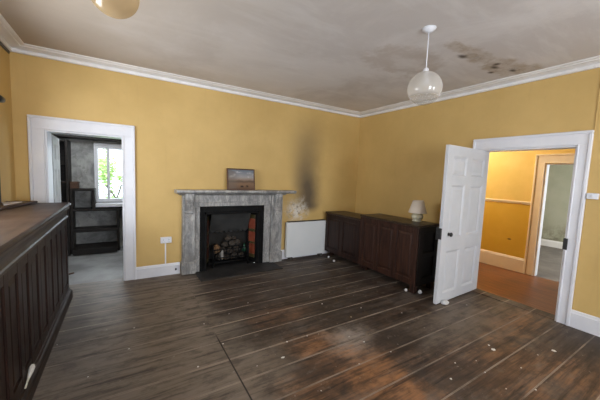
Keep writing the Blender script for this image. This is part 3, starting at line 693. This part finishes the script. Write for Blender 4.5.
# ------------------------------------------------------------------ hall and far room behind the right wall
HX = 1.75; D3 = (-3.62, -2.665, 1.94)
bm = B(); box(bm, TR, HX+0.02, YR-0.2, 1.2, -0.1, 0.0); struct('floor_hall', bm, MAT['hall_floor'], 'orange-brown boards of the hall floor', 'floor')
bm = wall('x', HX, HX+0.10, YR-0.2, 1.2, 0, H, [(D3[0], D3[1], -1, D3[2])]); struct('wall_hall', bm, MAT['hall'], 'orange-yellow hall wall with a dado rail', 'wall')
bm = wall('y', 1.2, 1.3, 0.0, HX+0.2, 0, H, []); struct('wall_hall_back', bm, MAT['hall'])
bm = wall('y', YR-0.3, YR-0.2, 0.0, HX+0.2, 0, H, []); struct('wall_hall_rear', bm, MAT['hall'])
bm = B(); box(bm, TR, TR+0.012, YR-0.2, D2[0]-0.1, 0, H); box(bm, TR, TR+0.012, D2[1]+0.1, 1.2, 0, H); box(bm, TR, TR+0.012, D2[0]-0.1, D2[1]+0.1, D2[2]+0.1, H)
struct('wall_hall_left', bm, MAT['hall'])
bm = B(); box(bm, TR, HX+0.2, YR-0.2, 1.3, H, H+0.1); struct('ceiling_hall', bm, MAT['cornice'])
bm = skirt([(HX, D3[1]+0.14), (HX, 1.2)], -1, 0, 0.26); merge(bm, skirt([(HX, YR), (HX, D3[0]-0.14)], -1, 0, 0.26))
struct('baseboard_hall', bm, MAT['cream'], 'tall cream skirting board along the hall wall', 'skirting')
bm = B(); box(bm, HX-0.025, HX, D3[1]+0.14, 1.2, 1.248, 1.278, 0.006); box(bm, HX-0.014, HX, D3[1]+0.14, 1.2, 1.225, 1.249, 0.003)
struct('trim_10', bm, MAT['cream'], 'cream dado rail along the hall wall', 'dado rail')
cm = casing(D3[0], D3[1], D3[2], 0.14, 0.14, 0, lambda a, o, z: (HX-o, a, z), None, 0.0)
struct('trim_11', cm, MAT['cream'], 'cream architrave round the doorway beyond the hall', 'door casing')
bm = B(); box(bm, HX+0.004, HX+0.105, D3[1]-0.02, D3[1]+0.001, 0, D3[2]-0.02, 0.002); box(bm, HX+0.004, HX+0.105, D3[0]-0.001, D3[0]+0.02, 0, D3[2]-0.02, 0.002); box(bm, HX+0.004, HX+0.105, D3[0], D3[1], D3[2]-0.02, D3[2]+0.001, 0.002)
struct('trim_12', bm, MAT['white'])
FX = 5.05
bm = B(); box(bm, HX+0.02, FX+0.1, YR-0.2, 1.0, -0.1, -0.001); struct('floor_far_room', bm, MAT['far_floor'], 'grey-brown carpeted floor of the far room', 'floor')
bm = wall('x', FX, FX+0.1, YR-0.2, 1.0, 0, H, []); struct('wall_far_room', bm, MAT['far_wall'], 'damp grey-green wall of the far room', 'wall')
bm = wall('y', 1.0, 1.1, HX+0.2, FX, 0, H, []); struct('wall_far_room_left', bm, MAT['far_wall'])
bm = wall('y', YR-0.3, YR-0.2, HX+0.2, FX, 0, H, []); struct('wall_far_room_right', bm, MAT['far_wall'])
bm = B(); box(bm, HX+0.10, FX, YR-0.2, 1.0, H, H+0.1); struct('ceiling_far_room', bm, MAT['cornice'])
bm = skirt([(FX, 1.0), (FX, YR)], -1, 0, 0.17); struct('baseboard_far_room', bm, MAT['cornice'], 'grey-white skirting board of the far room', 'skirting')

# ------------------------------------------------------------------ fireplace
t = thing('marble_fireplace_surround', (-2.70, 0, 0), 'grey veined marble fireplace surround with a projecting mantel shelf', 'fireplace')
LX0, LX1, RX0, RX1 = -3.555, -3.355, -2.085, -1.845
FB, FT = 1.035, 1.235
bm = B(); prism(bm, [(-0.0, 1.245), (-0.20, 1.245), (-0.212, 1.252), (-0.225, 1.258), (-0.235, 1.268), (-0.235, 1.292), (-0.23, 1.298), (0.0, 1.298)], -3.645, -1.650, 'x')
obj('mantel_shelf', bm, MAT['marble'], t)
bm = B(); prism(bm, [(0, 1.215), (-0.12, 1.215), (-0.135, 1.222), (-0.165, 1.24), (-0.165, 1.2455), (0, 1.2455)], -3.585, -1.815, 'x'); obj('bed_moulding', bm, MAT['marble'], t)
bm = B(); box(bm, LX1-0.005, RX0+0.005, -0.080, -0.0005, FB, 1.215, 0.003); box(bm, LX1, RX0, -0.092, -0.002, FB+0.06, FB+0.075, 0.004); obj('frieze', bm, MAT['marble'], t)
SL0, SL1 = -3.287, -2.205
for a, b in ((LX1-0.005, SL0), (SL1, RX0+0.005)):
    bm = B(); box(bm, a, b, -0.075, -0.0005, 0.0, FB+0.002, 0.004); obj('marble_slip', bm, MAT['marble'], t)
for a, b in ((LX0, LX1), (RX0, RX1)):
    bm = B(); box(bm, a+0.012, b-0.012, -0.095, -0.0005, 0.185, 1.215, 0.003)
    box(bm, a+0.012, a+0.040, -0.108, -0.09, 0.185, 1.215, 0.004); box(bm, b-0.040, b-0.012, -0.108, -0.09, 0.185, 1.215, 0.004)
    obj('pilaster', bm, MAT['marble'], t)
    bm = B(); box(bm, a-0.002, b+0.002, -0.125, -0.0005, 0.0, 0.170, 0.005); prism(bm, [(0, 0.170), (-0.125, 0.170), (-0.110, 0.188), (0, 0.188)], a, b, 'x'); obj('plinth', bm, MAT['marble'], t)
    c = (a+b)/2; hw = 0.060
    bm = B()
    # scrolled console bracket, deep at the top and curling in below
    pts = [(-0.09, 0.93), (-0.104, 0.925), (-0.118, 0.935), (-0.122, 0.955), (-0.115, 0.975), (-0.120, 1.00), (-0.136, 1.05), (-0.160, 1.10), (-0.180, 1.15), (-0.182, 1.19), (-0.175, 1.2445), (-0.09, 1.2445)]
    prism(bm, pts, c-hw, c+hw, 'x', 0.002)
    for k in range(3):
        u = c-hw+0.022+k*0.040
        prism(bm, [(y-0.007, z) for y, z in pts[5:10]]+[(-0.12, 1.19), (-0.11, 1.0)], u-0.009, u+0.009, 'x', 0.002)
    box(bm, c-hw-0.008, c+hw+0.008, -0.162, -0.09, 1.19, 1.2145, 0.003)
    # leaf drop under the bracket
    prism(bm, [(c-0.045, 0.93), (c, 0.855), (c+0.045, 0.93), (c+0.03, 0.96), (c-0.03, 0.96)], -0.112, -0.09, 'y', 0.005)
    obj('console_bracket', bm, MAT['marble'], t)

t = thing('cast_iron_fireplace_insert', (-2.685, 0, 0.0), 'black cast iron fireplace insert with red tiled cheeks', 'fireplace')
IX0, IX1 = SL0+0.010, SL1-0.010
FX0, FX1 = -3.180, -2.330
bm = B()
box(bm, IX0-0.010, FX0, -0.06, -0.0005, 0, FB-0.001, 0.004); box(bm, FX1, IX1+0.01, -0.06, -0.0005, 0, FB-0.001, 0.004); box(bm, FX0, FX1, -0.07, -0.0005, 0.925, FB-0.001, 0.004)
box(bm, FX0-0.04, FX0, -0.088, -0.06, 0, 0.945, 0.006); box(bm, FX1, FX1+0.04, -0.088, -0.06, 0, 0.945, 0.006); box(bm, FX0-0.04, FX1+0.04, -0.088, -0.06, 0.905, 0.945, 0.006)
box(bm, IX0-0.008, IX0+0.02, -0.084, -0.06, 0, FB-0.002, 0.006); box(bm, IX1-0.02, IX1+0.008, -0.084, -0.06, 0, FB-0.002, 0.006)
obj('frame', bm, MAT['iron'], t)
MAT['tile_shaded'] = paint('shaded_red_tile', (0.035, 0.012, 0.008), (0.075, 0.022, 0.013), 0.5, 12, 0.1)  # darker copy of the red tile, painting in the shade on the left cheek
def cheek(x0, x1, yb, left):
    bm = B(); s = 1 if left else -1
    prism(bm, [(x0, -0.03), (x1, yb), (x1-s*0.03, yb+0.03), (x0-s*0.006, 0.02)], 0.02, 0.925, 'z')
    c = obj('cheek', bm, MAT['iron'], t)
    dx, dy = x1-x0, yb+0.03
    L = math.hypot(dx, dy); ux, uy = dx/L, dy/L; nx, ny = (uy, -ux)
    if nx*s < 0: nx, ny = -nx, -ny
    def tile(z0, z1, mat, lab):
        q = B(); e0, e1 = 0.015, 0.155
        A = [(x0+ux*e0, -0.03+uy*e0), (x0+ux*e1, -0.03+uy*e1)]
        prism(q, [A[0], A[1], (A[1][0]+nx*0.012, A[1][1]+ny*0.012), (A[0][0]+nx*0.012, A[0][1]+ny*0.012)], z0+0.002, z1-0.002, 'z', 0.002)
        sub(c, 'tile', q, MAT['tile_shaded' if left and mat == 'tile_red' else mat])
    for z0, z1, m in ((0.79, 0.86, 'tile_green'), (0.61, 0.79, 'tile_red'), (0.56, 0.61, 'tile_green'), (0.385, 0.56, 'tile_red'), (0.345, 0.385, 'tile_green'), (0.165, 0.345, 'tile_red'), (0.10, 0.165, 'tile_green')):
        tile(z0, z1, m, '')
cheek(FX0, FX0+0.10, 0.17, True); cheek(FX1, FX1-0.10, 0.17, False)
bm = B(); box(bm, FX0-0.005, FX1+0.005, 0.235, 0.255, 0, 0.95); box(bm, FX0-0.005, FX0+0.02, 0.03, 0.235, 0, 0.95); box(bm, FX1-0.02, FX1+0.005, 0.03, 0.235, 0, 0.95); obj('fireback', bm, MAT['sootback'], t)
bm = B(); prism(bm, [(-0.02, 0.925), (0.0, 0.925), (0.155, 0.60), (0.145, 0.585), (0.13, 0.60)], -3.09, -2.42, 'x')
for i in range(8):   # scalloped lower lip of the hood
    u0 = -3.085+i*0.083
    lathe(bm, [(0.0, 0.012), (0.035, 0.010), (0.041, 0.0), (0.0, 0.0)], (u0+0.041, 0.150, 0.595), 14, 'y')
obj('smoke_hood', bm, MAT['hood'], t)
bm = B()
tube(bm, (-3.06, 0.0, 0.30), (-2.45, 0.0, 0.30), 0.009); tube(bm, (-3.06, 0.0, 0.16), (-2.45, 0.0, 0.16), 0.009); tube(bm, (-3.06, 0.0, 0.085), (-2.45, 0.0, 0.085), 0.012)
for i in range(12): tube(bm, (-3.03+i*0.050, 0.0, 0.085), (-3.03+i*0.050, 0.0, 0.30), 0.0055, 8)
tube(bm, (-3.06, -0.005, 0.0), (-3.06, -0.005, 0.37), 0.012); tube(bm, (-2.45, -0.005, 0.0), (-2.45, -0.005, 0.37), 0.012)
lump(bm, (-3.06, -0.005, 0.36), 0.018, 0.018, 0.02, 2, 0); lump(bm, (-2.45, -0.005, 0.36), 0.018, 0.018, 0.02, 2, 0)
obj('fire_bars', bm, MAT['iron'], t)
bm = B(); box(bm, -3.06, -2.45, 0.01, 0.23, 0.07, 0.095, 0.004); obj('grate', bm, MAT['iron'], t)

rub = [(-2.92, 0.09, 0.096, .085, .06, .06), (-2.78, 0.08, 0.096, .09, .06, .05), (-2.62, 0.09, 0.096, .085, .065, .06), (-2.47, 0.09, 0.096, .08, .06, .055),
       (-2.86, 0.115, 0.20, .085, .06, .055), (-2.70, 0.11, 0.195, .09, .065, .06), (-2.55, 0.12, 0.205, .085, .06, .055), (-2.80, 0.13, 0.30, .08, .05, .05), (-2.64, 0.13, 0.305, .09, .055, .055), (-2.72, 0.145, 0.405, .085, .045, .045), (-2.52, 0.15, 0.325, .055, .045, .05), (-2.60, .16, .415, .05, .04, .04)]
for i, (x, y, z, a, b, c) in enumerate(rub):
    x = -2.745+(x+2.70)*0.84; z += 0.0
    bm = B(); lump(bm, (x, y, z), a*.70, b*.76, c*.84, 3, 0.24, 1.9, i)
    tag(obj('rubble_lump', bm, MAT['rubble'], origin=(x, y, z)), 'sooty grey-brown lump of rubble heaped in the fireplace grate', 'rubble', 'rubble heaped in the grate')
bm = B(); lump(bm, (-2.985, 0.085, 0.22), .06, .05, .075, 3, .2, 2, 21); tag(obj('brick_lump', bm, MAT['rubble_brown'], origin=(-2.985, .085, .22)), 'orange-brown brick lump at the left end of the grate', 'rubble')
bm = B(); lump(bm, (-2.90, 0.035, 0.12), .036, .022, .075, 3, .2, 2, 5); tag(obj('plaster_lump', bm, MAT['rubble_white'], origin=(-2.90, .035, .12)), 'pale upright plaster lump behind the grate bars', 'rubble')
bm = B(); lathe(bm, [(0, 0), (0.03, 0), (0.034, 0.02), (0.034, 0.07), (0.014, 0.10), (0.014, 0.13), (0, 0.13)], (-2.50, 0.065, 0.215), 16); tag(obj('bottle', bm, MAT['green_glass'], origin=(-2.50, .065, .215)), 'small dark green bottle on the rubble by the right cheek', 'bottle')

bm = B(); box(bm, -3.36, -2.02, -0.50, -0.075, -0.02, 0.008, 0.004); box(bm, -3.175, -2.335, -0.078, 0.23, -0.02, 0.006)
tag(obj('hearth_slab', bm, MAT['slate'], origin=(-2.69, -0.3, 0)), 'dark slate hearth slab on the floor before the fireplace', 'hearth')

# picture leaning on the mantel
t = thing('framed_picture', (-2.655, -0.11, 1.299), 'small landscape painting in a thin brown frame leaning on the mantel', 'picture')
bm = B(); pw, ph = 0.238, 0.352; th = math.radians(8)
Mx = Matrix.Translation((-2.640, -0.125, 1.2985)) @ Matrix.Rotation(-th, 4, 'X')
f = 0.02
box(bm, -pw, -pw+f, 0.0, 0.022, 0, ph, 0.004); box(bm, pw-f, pw, 0, 0.022, 0, ph, 0.004); box(bm, -pw+f, pw-f, 0, 0.022, 0, f, 0.004); box(bm, -pw+f, pw-f, 0, 0.022, ph-f, ph, 0.004)
bmesh.ops.transform(bm, matrix=Mx, verts=bm.verts); obj('frame', bm, MAT['brown_box'], t)
bm = B(); box(bm, -pw+f, pw-f, 0.008, 0.018, f, ph-f); bmesh.ops.transform(bm, matrix=Mx, verts=bm.verts); obj('canvas', bm, MAT['picture'], t)

# ------------------------------------------------------------------ heater
t = thing('panel_heater', (-1.30, -0.08, 0), 'white storage heater under the smoke stain on the back wall', 'heater')
hx0, hx1 = -1.745, -0.862
bm = B(); box(bm, hx0, hx1, -0.115, -0.030, 0.045, 0.705, 0.008, seg=2); obj('body', bm, MAT['heater'], t)
bm = B(); box(bm, hx0+0.02, hx1-0.02, -0.112, -0.034, 0.704, 0.716, 0.003); obj('top_grille', bm, MAT['grime'], t)['label'] = 'soot-blackened top grille'
for x in (hx0+0.10, hx1-0.10):
    bm = B(); box(bm, x-0.03, x+0.03, -0.125, -0.03, 0.0, 0.046, 0.004); obj('foot', bm, MAT['grime'], t)
bm = B(); box(bm, hx1, hx1+0.012, -0.10, -0.045, 0.06, 0.69, 0.003); obj('side_panel', bm, MAT['plastic'], t)
bm = B(); box(bm, hx0+0.02, hx1-0.02, -0.030, -0.0235, 0.1, 0.66); obj('wall_bracket', bm, MAT['plastic'], t)

# ------------------------------------------------------------------ sockets
t = thing('wall_socket', (-3.76, 0, 0.5), 'white double socket on the back wall left of the fireplace', 'socket')
bm = B(); box(bm, -3.835, -3.685, -0.032, -0.0003, 0.495, 0.585, 0.005); obj('body', bm, MAT['plastic'], t)
for x in (-3.797, -3.723):
    bm = B(); box(bm, x-0.012, x+0.012, -0.036, -0.030, 0.56, 0.578, 0.002); obj('switch', bm, MAT['plastic'], t)
    for a, b, c, d in ((-0.004, 0.004, 0.540, 0.549), (-0.014, -0.006, 0.515, 0.519), (0.006, 0.014, 0.515, 0.519)):
        bm = B(); box(bm, x+a, x+b, -0.0325, -0.030, c, d); obj('pin_slot', bm, MAT['black'], t)
bm = B(); box(bm, -3.775, -3.757, -0.014, -0.0003, 0.176, 0.494, 0.003); obj('cable_trunking', bm, MAT['plastic'], t)
bm = B(); lump(bm, (-3.625, -0.034, 0.062), 0.014, 0.012, 0.02, 2, .2); tag(obj('cable_end', bm, MAT['black'], origin=(-3.625, -.03, .06)), 'black cut cable end poking from the white skirting', 'cable')
t = thing('light_switch_box', (0, -3.66, 1.48), 'white switch box on the right wall beside the doorway', 'switch')
bm = B(); box(bm, -0.042, -0.0003, -3.705, -3.614, 1.448, 1.512, 0.005); obj('body', bm, MAT['plastic'], t)
bm = B(); box(bm, -0.050, -0.041, -3.668, -3.650, 1.465, 1.495, 0.003); obj('rocker', bm, MAT['plastic'], t)

# ------------------------------------------------------------------ dark sideboards along the right wall
def sideboard(name, y0, y1, top, npan, label, endpanel, wmat):
    XF = -0.865
    t = thing(name, (-0.65, (y0+y1)/2, 0), label, 'sideboard')
    zb = 0.105
    n = npan; st = 0.075; L = y1-y0
    inner = (L-st*(n+1))/n
    rows = (zb+0.085, top-0.035-0.075)
    f = B()
    for i in range(n+1):
        a = y1-i*(inner+st)
        box(f, XF-0.018, XF+0.004, a-st, a, zb, top-0.034, 0.003)
    for i in range(n):
        a = y1-st-i*(inner+st)
        box(f, XF-0.017, XF+0.004, a-inner, a, zb, rows[0], 0.002); box(f, XF-0.017, XF+0.004, a-inner, a, rows[1], top-0.034, 0.002)
    obj('front_frame', f, MAT[wmat], t)
    for i in range(n):
        a = y1-st-i*(inner+st)
        p = B(); box(p, XF-0.004, XF+0.008, a-inner-0.004, a+0.004, rows[0]-0.004, rows[1]+0.004)
        q = B(); e = 0.05
        A = [q.verts.new((XF-0.004, u, v)) for u, v in ((a-0.02, rows[0]+0.02), (a-inner+0.02, rows[0]+0.02), (a-inner+0.02, rows[1]-0.02), (a-0.02, rows[1]-0.02))]
        C = [q.verts.new((XF-0.013, u, v)) for u, v in ((a-e, rows[0]+e), (a-inner+e, rows[0]+e), (a-inner+e, rows[1]-e), (a-e, rows[1]-e))]
        q.faces.new(C)
        for k in range(4): q.faces.new((A[k], A[(k+1) % 4], C[(k+1) % 4], C[k]))
        bmesh.ops.recalc_face_normals(q, faces=q.faces[:]); merge(p, q)
        for (u0, u1, v0, v1) in ((a-0.012, a, rows[0], rows[1]), (a-inner, a-inner+0.012, rows[0], rows[1]), (a-inner, a, rows[0], rows[0]+0.012), (a-inner, a, rows[1]-0.012, rows[1])):
            box(p, XF-0.012, XF-0.002, u0, u1, v0, v1, 0.003)
        obj('panel', p, MAT[wmat], t)
    XB = -0.425
    bm = B(); box(bm, XF+0.005, XB, y0+0.004, y1-0.004, zb+0.02, top-0.034); obj('carcass', bm, MAT['black_wood'], t)
    bm = B(); box(bm, XF-0.035, XB+0.004, y0-0.012 if endpanel else y0, y1, top-0.034, top, 0.008, seg=2); obj('top', bm, MAT['cab_top'], t)
    if endpanel:
        f = B(); box(f, XF+0.006, XF+0.09, y0-0.012, y0+0.003, zb, top-0.035, 0.002); box(f, XB-0.08, XB, y0-0.012, y0+0.003, zb, top-0.035, 0.002)
        box(f, XF+0.09, XB-0.08, y0-0.011, y0+0.003, zb, zb+0.10, 0.002); box(f, XF+0.09, XB-0.08, y0-0.011, y0+0.003, top-0.12, top-0.035, 0.002); box(f, XF+0.09, XB-0.08, y0-0.011, y0+0.003, 0.50, 0.57, 0.002)
        obj('end_frame', f, MAT['black_wood'], t)
    for yy, xx in ((y0+0.005, XF-0.018 if endpanel else XF+0.10), (y1-0.075, XF+0.10), (y0+0.005, XB-0.075), (y1-0.075, XB-0.075)):
        bm = B(); box(bm, xx, xx+0.07, yy, yy+0.07, 0, zb+0.021, 0.004); obj('leg', bm, MAT[wmat], t)
    return t
sideboard('panelled_sideboard', -1.085, -0.13, 0.888, 2, 'lower dark mahogany sideboard in the corner beside the heater', False, 'dark_wood')
sideboard('panelled_sideboard', -2.205, -1.09, 0.962, 3, 'taller dark mahogany sideboard carrying the table lamp, behind the door', True, 'red_wood')

lx, ly, lz, k = -0.56, -1.94, 0.963, 1.22
t = thing('table_lamp', (lx, ly, lz), 'small table lamp with cream shade on the taller sideboard', 'lamp')
bm = B(); lathe(bm, [(a*k, b*k) for a, b in [(0, 0), (0.055, 0), (0.058, 0.008), (0.045, 0.016), (0.060, 0.035), (0.070, 0.06), (0.062, 0.085), (0.035, 0.105), (0.018, 0.112), (0.018, 0.12), (0, 0.12)]], (lx, ly, lz), 28); obj('base', bm, MAT['lamp_base'], t)
bm = B(); lathe(bm, [(0.108*k, 0.0), (0.062*k, 0.15*k), (0.060*k, 0.15*k), (0.106*k, 0.0)], (lx, ly, lz+0.105*k), 36); obj('lamp_shade', bm, MAT['shade'], t)
bm = B(); tube(bm, (lx, ly, lz+0.118*k), (lx, ly, lz+0.15*k), 0.012); lathe(bm, [(0, 0), (0.012, 0.0), (0.028, 0.04), (0.024, 0.065), (0, 0.075)], (lx, ly, lz+0.15*k), 16); obj('bulb', bm, MAT['plastic'], t)

# ------------------------------------------------------------------ counter on the left
t = thing('panelled_counter', (-5.1, -2.7, 0), 'long dark panelled wooden counter along the left wall', 'counter')
CX, CY0, CY1 = -4.868, -5.6, -0.34
bm = B(); prism(bm, [(XL+0.003, 1.108), (-4.835, 1.108), (-4.822, 1.114), (-4.818, 1.128), (-4.822, 1.144), (-4.832, 1.150), (XL+0.003, 1.150)], CY0, CY1+0.03, 'y'); obj('top', bm, MAT['counter_top'], t)
bm = B(); prism(bm, [(CX, 0.965), (CX+0.012, 0.965), (CX+0.020, 0.975), (CX+0.020, 0.992), (CX+0.012, 1.0), (CX+0.010, 1.03), (CX+0.018, 1.062), (CX+0.030, 1.075), (CX+0.034, 1.088), (CX+0.034, 1.107), (CX, 1.107)], CY0, CY1+0.01, 'y'); obj('cornice_moulding', bm, MAT['counter_edge'], t)
bm = B(); box(bm, XL+0.024, CX-0.004, CY0+0.005, CY1-0.003, 0.0, 1.107); obj('carcass', bm, MAT['black_wood'], t)
bm = B(); prism(bm, [(CX, 0.0), (CX+0.040, 0.0), (CX+0.040, 0.075), (CX+0.032, 0.092), (CX+0.018, 0.10), (CX+0.014, 0.118), (CX, 0.125)], CY0, CY1+0.01, 'y'); obj('plinth', bm, MAT['dark_rail'], t)
sts = [-0.34, -0.64, -0.87, -1.11, -1.37, -1.63, -1.89, -2.12, -2.36]
while sts[-1] > -5.3: sts.append(sts[-1]-0.25)
sw = 0.07
f = B()
for s in sts: box(f, CX-0.004, CX+0.010, s-sw, s, 0.12, 0.968, 0.003)
for a, b in zip(sts, sts[1:]): box(f, CX-0.004, CX+0.009, b, a-sw, 0.12, 0.20, 0.002); box(f, CX-0.004, CX+0.009, b, a-sw, 0.90, 0.968, 0.002)
obj('front_frame', f, MAT['dark_wood'], t)
for a, b in zip(sts, sts[1:]):
    p = B(); u0, u1 = b, a-sw
    box(p, CX-0.010, CX-0.003, u0-0.003, u1+0.003, 0.197, 0.903)
    q = B(); e = 0.04
    A = [q.verts.new((CX-0.003, u, v)) for u, v in ((u0+0.012, 0.212), (u1-0.012, 0.212), (u1-0.012, 0.888), (u0+0.012, 0.888))]
    C = [q.verts.new((CX+0.005, u, v)) for u, v in ((u0+e, 0.245), (u1-e, 0.245), (u1-e, 0.855), (u0+e, 0.855))]
    q.faces.new(C)
    for k in range(4): q.faces.new((A[k], A[(k+1) % 4], C[(k+1) % 4], C[k]))
    bmesh.ops.recalc_face_normals(q, faces=q.faces[:]); merge(p, q)
    obj('panel', p, MAT['dark_wood'], t)
bm = B(); prism(bm, [(XL+0.003, -0.33), (XL+0.003, -5.5), (XL+0.12, -5.5), (XL+0.125, -0.95), (XL+0.255, -0.33)], 1.1505, 1.176, 'z', 0.004); obj('back_ledge', bm, MAT['ledge'], t)
bm = B(); prism(bm, [(XL+0.015, -0.52), (XL+0.10, -0.80), (XL+0.165, -0.50), (XL+0.15, -0.45)], 1.1765, 1.182, 'z', 0.001)
tag(obj('paper_sheet', bm, MAT['cornice'], origin=(XL+0.1, -0.55, 1.1765)), 'pale folded paper lying on the counter against the left wall', 'paper')

# dark board leaning at the wall, rod end above
bm = B(); box(bm, XL+0.004, XL+0.030, -1.02, -0.58, 1.177, 1.60, 0.004); tag(obj('dark_board', bm, MAT['black_wood'], origin=(XL+0.02, -0.8, 1.177)), 'dark board standing on the counter against the left wall', 'board')
t = thing('curtain_rod', (XL, -0.6, 2.25), 'black curtain rod end high on the left wall', 'curtain rod')
bm = B(); tube(bm, (XL+0.07, -1.9, 2.20), (XL+0.07, -0.70, 2.20), 0.020); obj('rod', bm, MAT['black'], t)
bm = B(); lathe(bm, [(0.0, 0.0), (0.028, 0.0), (0.034, 0.012), (0.034, 0.10), (0.026, 0.115), (0, 0.12)], (XL+0.07, -0.60, 2.20), 16, 'y'); obj('finial', bm, MAT['black'], t)
for yy in (-0.85, -1.75):
    bm = B(); tube(bm, (XL+0.0005, yy, 2.20), (XL+0.07, yy, 2.20), 0.008); lathe(bm, [(0, 0.008), (0.022, 0.006), (0.022, 0.0), (0, 0)], (XL+0.0005, yy, 2.20), 14, 'x'); obj('bracket', bm, MAT['black'], t)

# ------------------------------------------------------------------ pendant lights
def pendant(x, y, zc, r, label, gm):
    t = thing('pendant_light', (x, y, H), label, 'ceiling lamp', 'glass globe pendants')
    bm = B(); lathe(bm, [(0, -0.034), (0.022, -0.034), (0.032, -0.026), (0.056, -0.010), (0.060, 0.0), (0, 0.0)], (x, y, H-0.0005), 28); obj('ceiling_rose', bm, MAT['plastic'], t)
    zt = zc+r
    bm = B(); tube(bm, (x, y, zt+0.02), (x, y, H-0.03), 0.0045, 8); obj('cord', bm, MAT['plastic'], t)
    bm = B(); lathe(bm, [(0, 0.035), (0.010, 0.033), (0.022, 0.022), (0.026, 0.0), (0.024, -0.004), (0.020, -0.05), (0.014, -0.055), (0, -0.055)], (x, y, zt), 20); obj('lamp_holder', bm, MAT['plastic'], t)
    bm = B(); lathe(bm, [(0.0, 0.0), (0.02, -0.004), (0.03, -0.035), (0.02, -0.06), (0, -0.065)], (x, y, zt-0.053), 18); obj('bulb', bm, MAT['plastic'], t)
    prof = [(r*math.sin(a), -r*math.cos(a)) for a in [PI*i/30*0.945 for i in range(31)]]
    bm = B(); lathe(bm, prof, (x, y, zc), 48); obj('globe', bm, gm, t)
pendant(-1.980, -2.925, 2.398, 0.145, 'clear glass globe pendant near the stained ceiling by the door', MAT['globe'])
pendant(-4.322, -2.41, 2.642, 0.138, 'amber glass globe pendant at the top left', MAT['globe_amber'])

# ------------------------------------------------------------------ litter on the floor
def lumpthing(name, x, y, rx, ry, rz, mat, label, cat, seed, group=None, amt=0.2, z=0.0):
    bm = B(); lump(bm, (x, y, z), rx, ry, rz, 3, amt, 2.2, seed); return tag(obj(name, bm, mat, origin=(x, y, z)), label, cat, group)
lumpthing('plaster_lump', -0.905, -2.095, 0.020, 0.020, 0.018, MAT['stone'], 'small white lump on the floor left of the sideboard leg', 'lump', 2)
lumpthing('plaster_lump', -0.80, -2.245, 0.026, 0.024, 0.028, MAT['stone'], 'white lump on the floor right of the sideboard leg', 'lump', 3)
lumpthing('door_stop_stone', -0.80, -2.605, 0.060, 0.042, 0.028, MAT['stone'], 'flat pale stone wedged against the bottom of the open door', 'stone', 4, amt=0.08)
lumpthing('plaster_lump', -0.93, -0.33, 0.018, 0.018, 0.022, MAT['stone'], 'small pale lump by the heater end of the sideboard', 'lump', 6)
lumpthing('plaster_lump', -0.98, -0.56, 0.022, 0.020, 0.02, MAT['stone'], 'white lump on the floor before the lower sideboard', 'lump', 8)
t = thing('paper_twist', (-4.835, -2.15, 0.125), 'off-white twisted paper stuck above the plinth of the counter', 'paper')
bm = B(); p0, p1 = Vector((-4.836, -2.05, 0.195)), Vector((-4.845, -2.20, 0.130))
tt = B(); lathe(tt, [(0, 0), (0.012, 0.002), (0.017, 0.02), (0.015, 0.05), (0.009, 0.09), (0.007, 0.10)], (0, 0, 0), 12)
dq = (p1-p0); Mq = Matrix.Translation(p0) @ dq.to_track_quat('Z', 'Y').to_matrix().to_4x4(); merge(bm, tt, Mq); obj('head', bm, MAT['flake'], t)
bm = B(); tt = B(); lathe(tt, [(0.0075, 0.095), (0.005, 0.13), (0.006, 0.165), (0, 0.17)], (0, 0, 0), 12); merge(bm, tt, Mq); obj('tail', bm, MAT['cream_paper'], t)

def flake(x, y, s, seed, label=None, group=None):
    r = random.Random(seed); bm = B(); n = r.randint(5, 7); th = 0.002+0.003*r.random()
    pts = [(x+s*(0.6+0.5*r.random())*math.cos(2*PI*i/n), y+s*(0.5+0.5*r.random())*math.sin(2*PI*i/n)*0.9) for i in range(n)]
    prism(bm, pts, 0.0005, th, 'z', 0.0005)
    o = obj('paint_flake', bm, MAT['flake'], origin=(x, y, 0))
    return tag(o, label or 'tiny white paint flake scattered on the dark floorboards', 'debris', group)
for i, (x, y) in enumerate([(-4.803, -1.456), (-4.263, -1.812), (-4.531, -2.06), (-3.369, -2.551), (-2.987, -2.372), (-2.763, -2.377), (-2.402, -2.587), (-2.33, -2.722), (-2.222, -2.956), (-2.601, -2.939), (-3.065, -3.029), (-3.523, -2.122), (-1.738, -3.529), (-1.646, -3.411), (-1.844, -3.335), (-1.024, -3.651), (-1.796, -3.707), (-1.597, -3.828), (-1.392, -3.654), (-3.012, -1.438), (-3.3, -1.599), (-4.215, -1.449), (-3.593, -1.688), (-2.903, -1.777), (-1.848, -2.179), (-2.11, -2.291), (-2.233, -1.637), (-2.212, -1.874), (-0.55, -2.75), (-1.5, -2.5)]):
    flake(x, y, 0.005+0.005*((i*37) % 10)/10, 100+i, None, 'tiny paint flakes on the floor')
flake(-1.318, -3.405, 0.026, 1, 'larger white paint flake on the boards towards the right doorway')
flake(-1.275, -3.345, 0.014, 2, 'small grey-white flake just behind the larger flake')
flake(-0.80, -3.70, 0.025, 3, 'long white flake on the dark boards near the right skirting')
flake(-3.13, -2.555, 0.020, 4, 'curled white flake beside the cross joint in the boards')
flake(-2.072, -3.433, 0.012, 5, 'round whitish crumb at the front of the floor on a board joint')
flake(-3.791, -2.335, 0.010, 6, 'white crumb just left of the cross joint in the boards')

for o in bpy.data.objects:
    if '_o' in o: del o['_o']
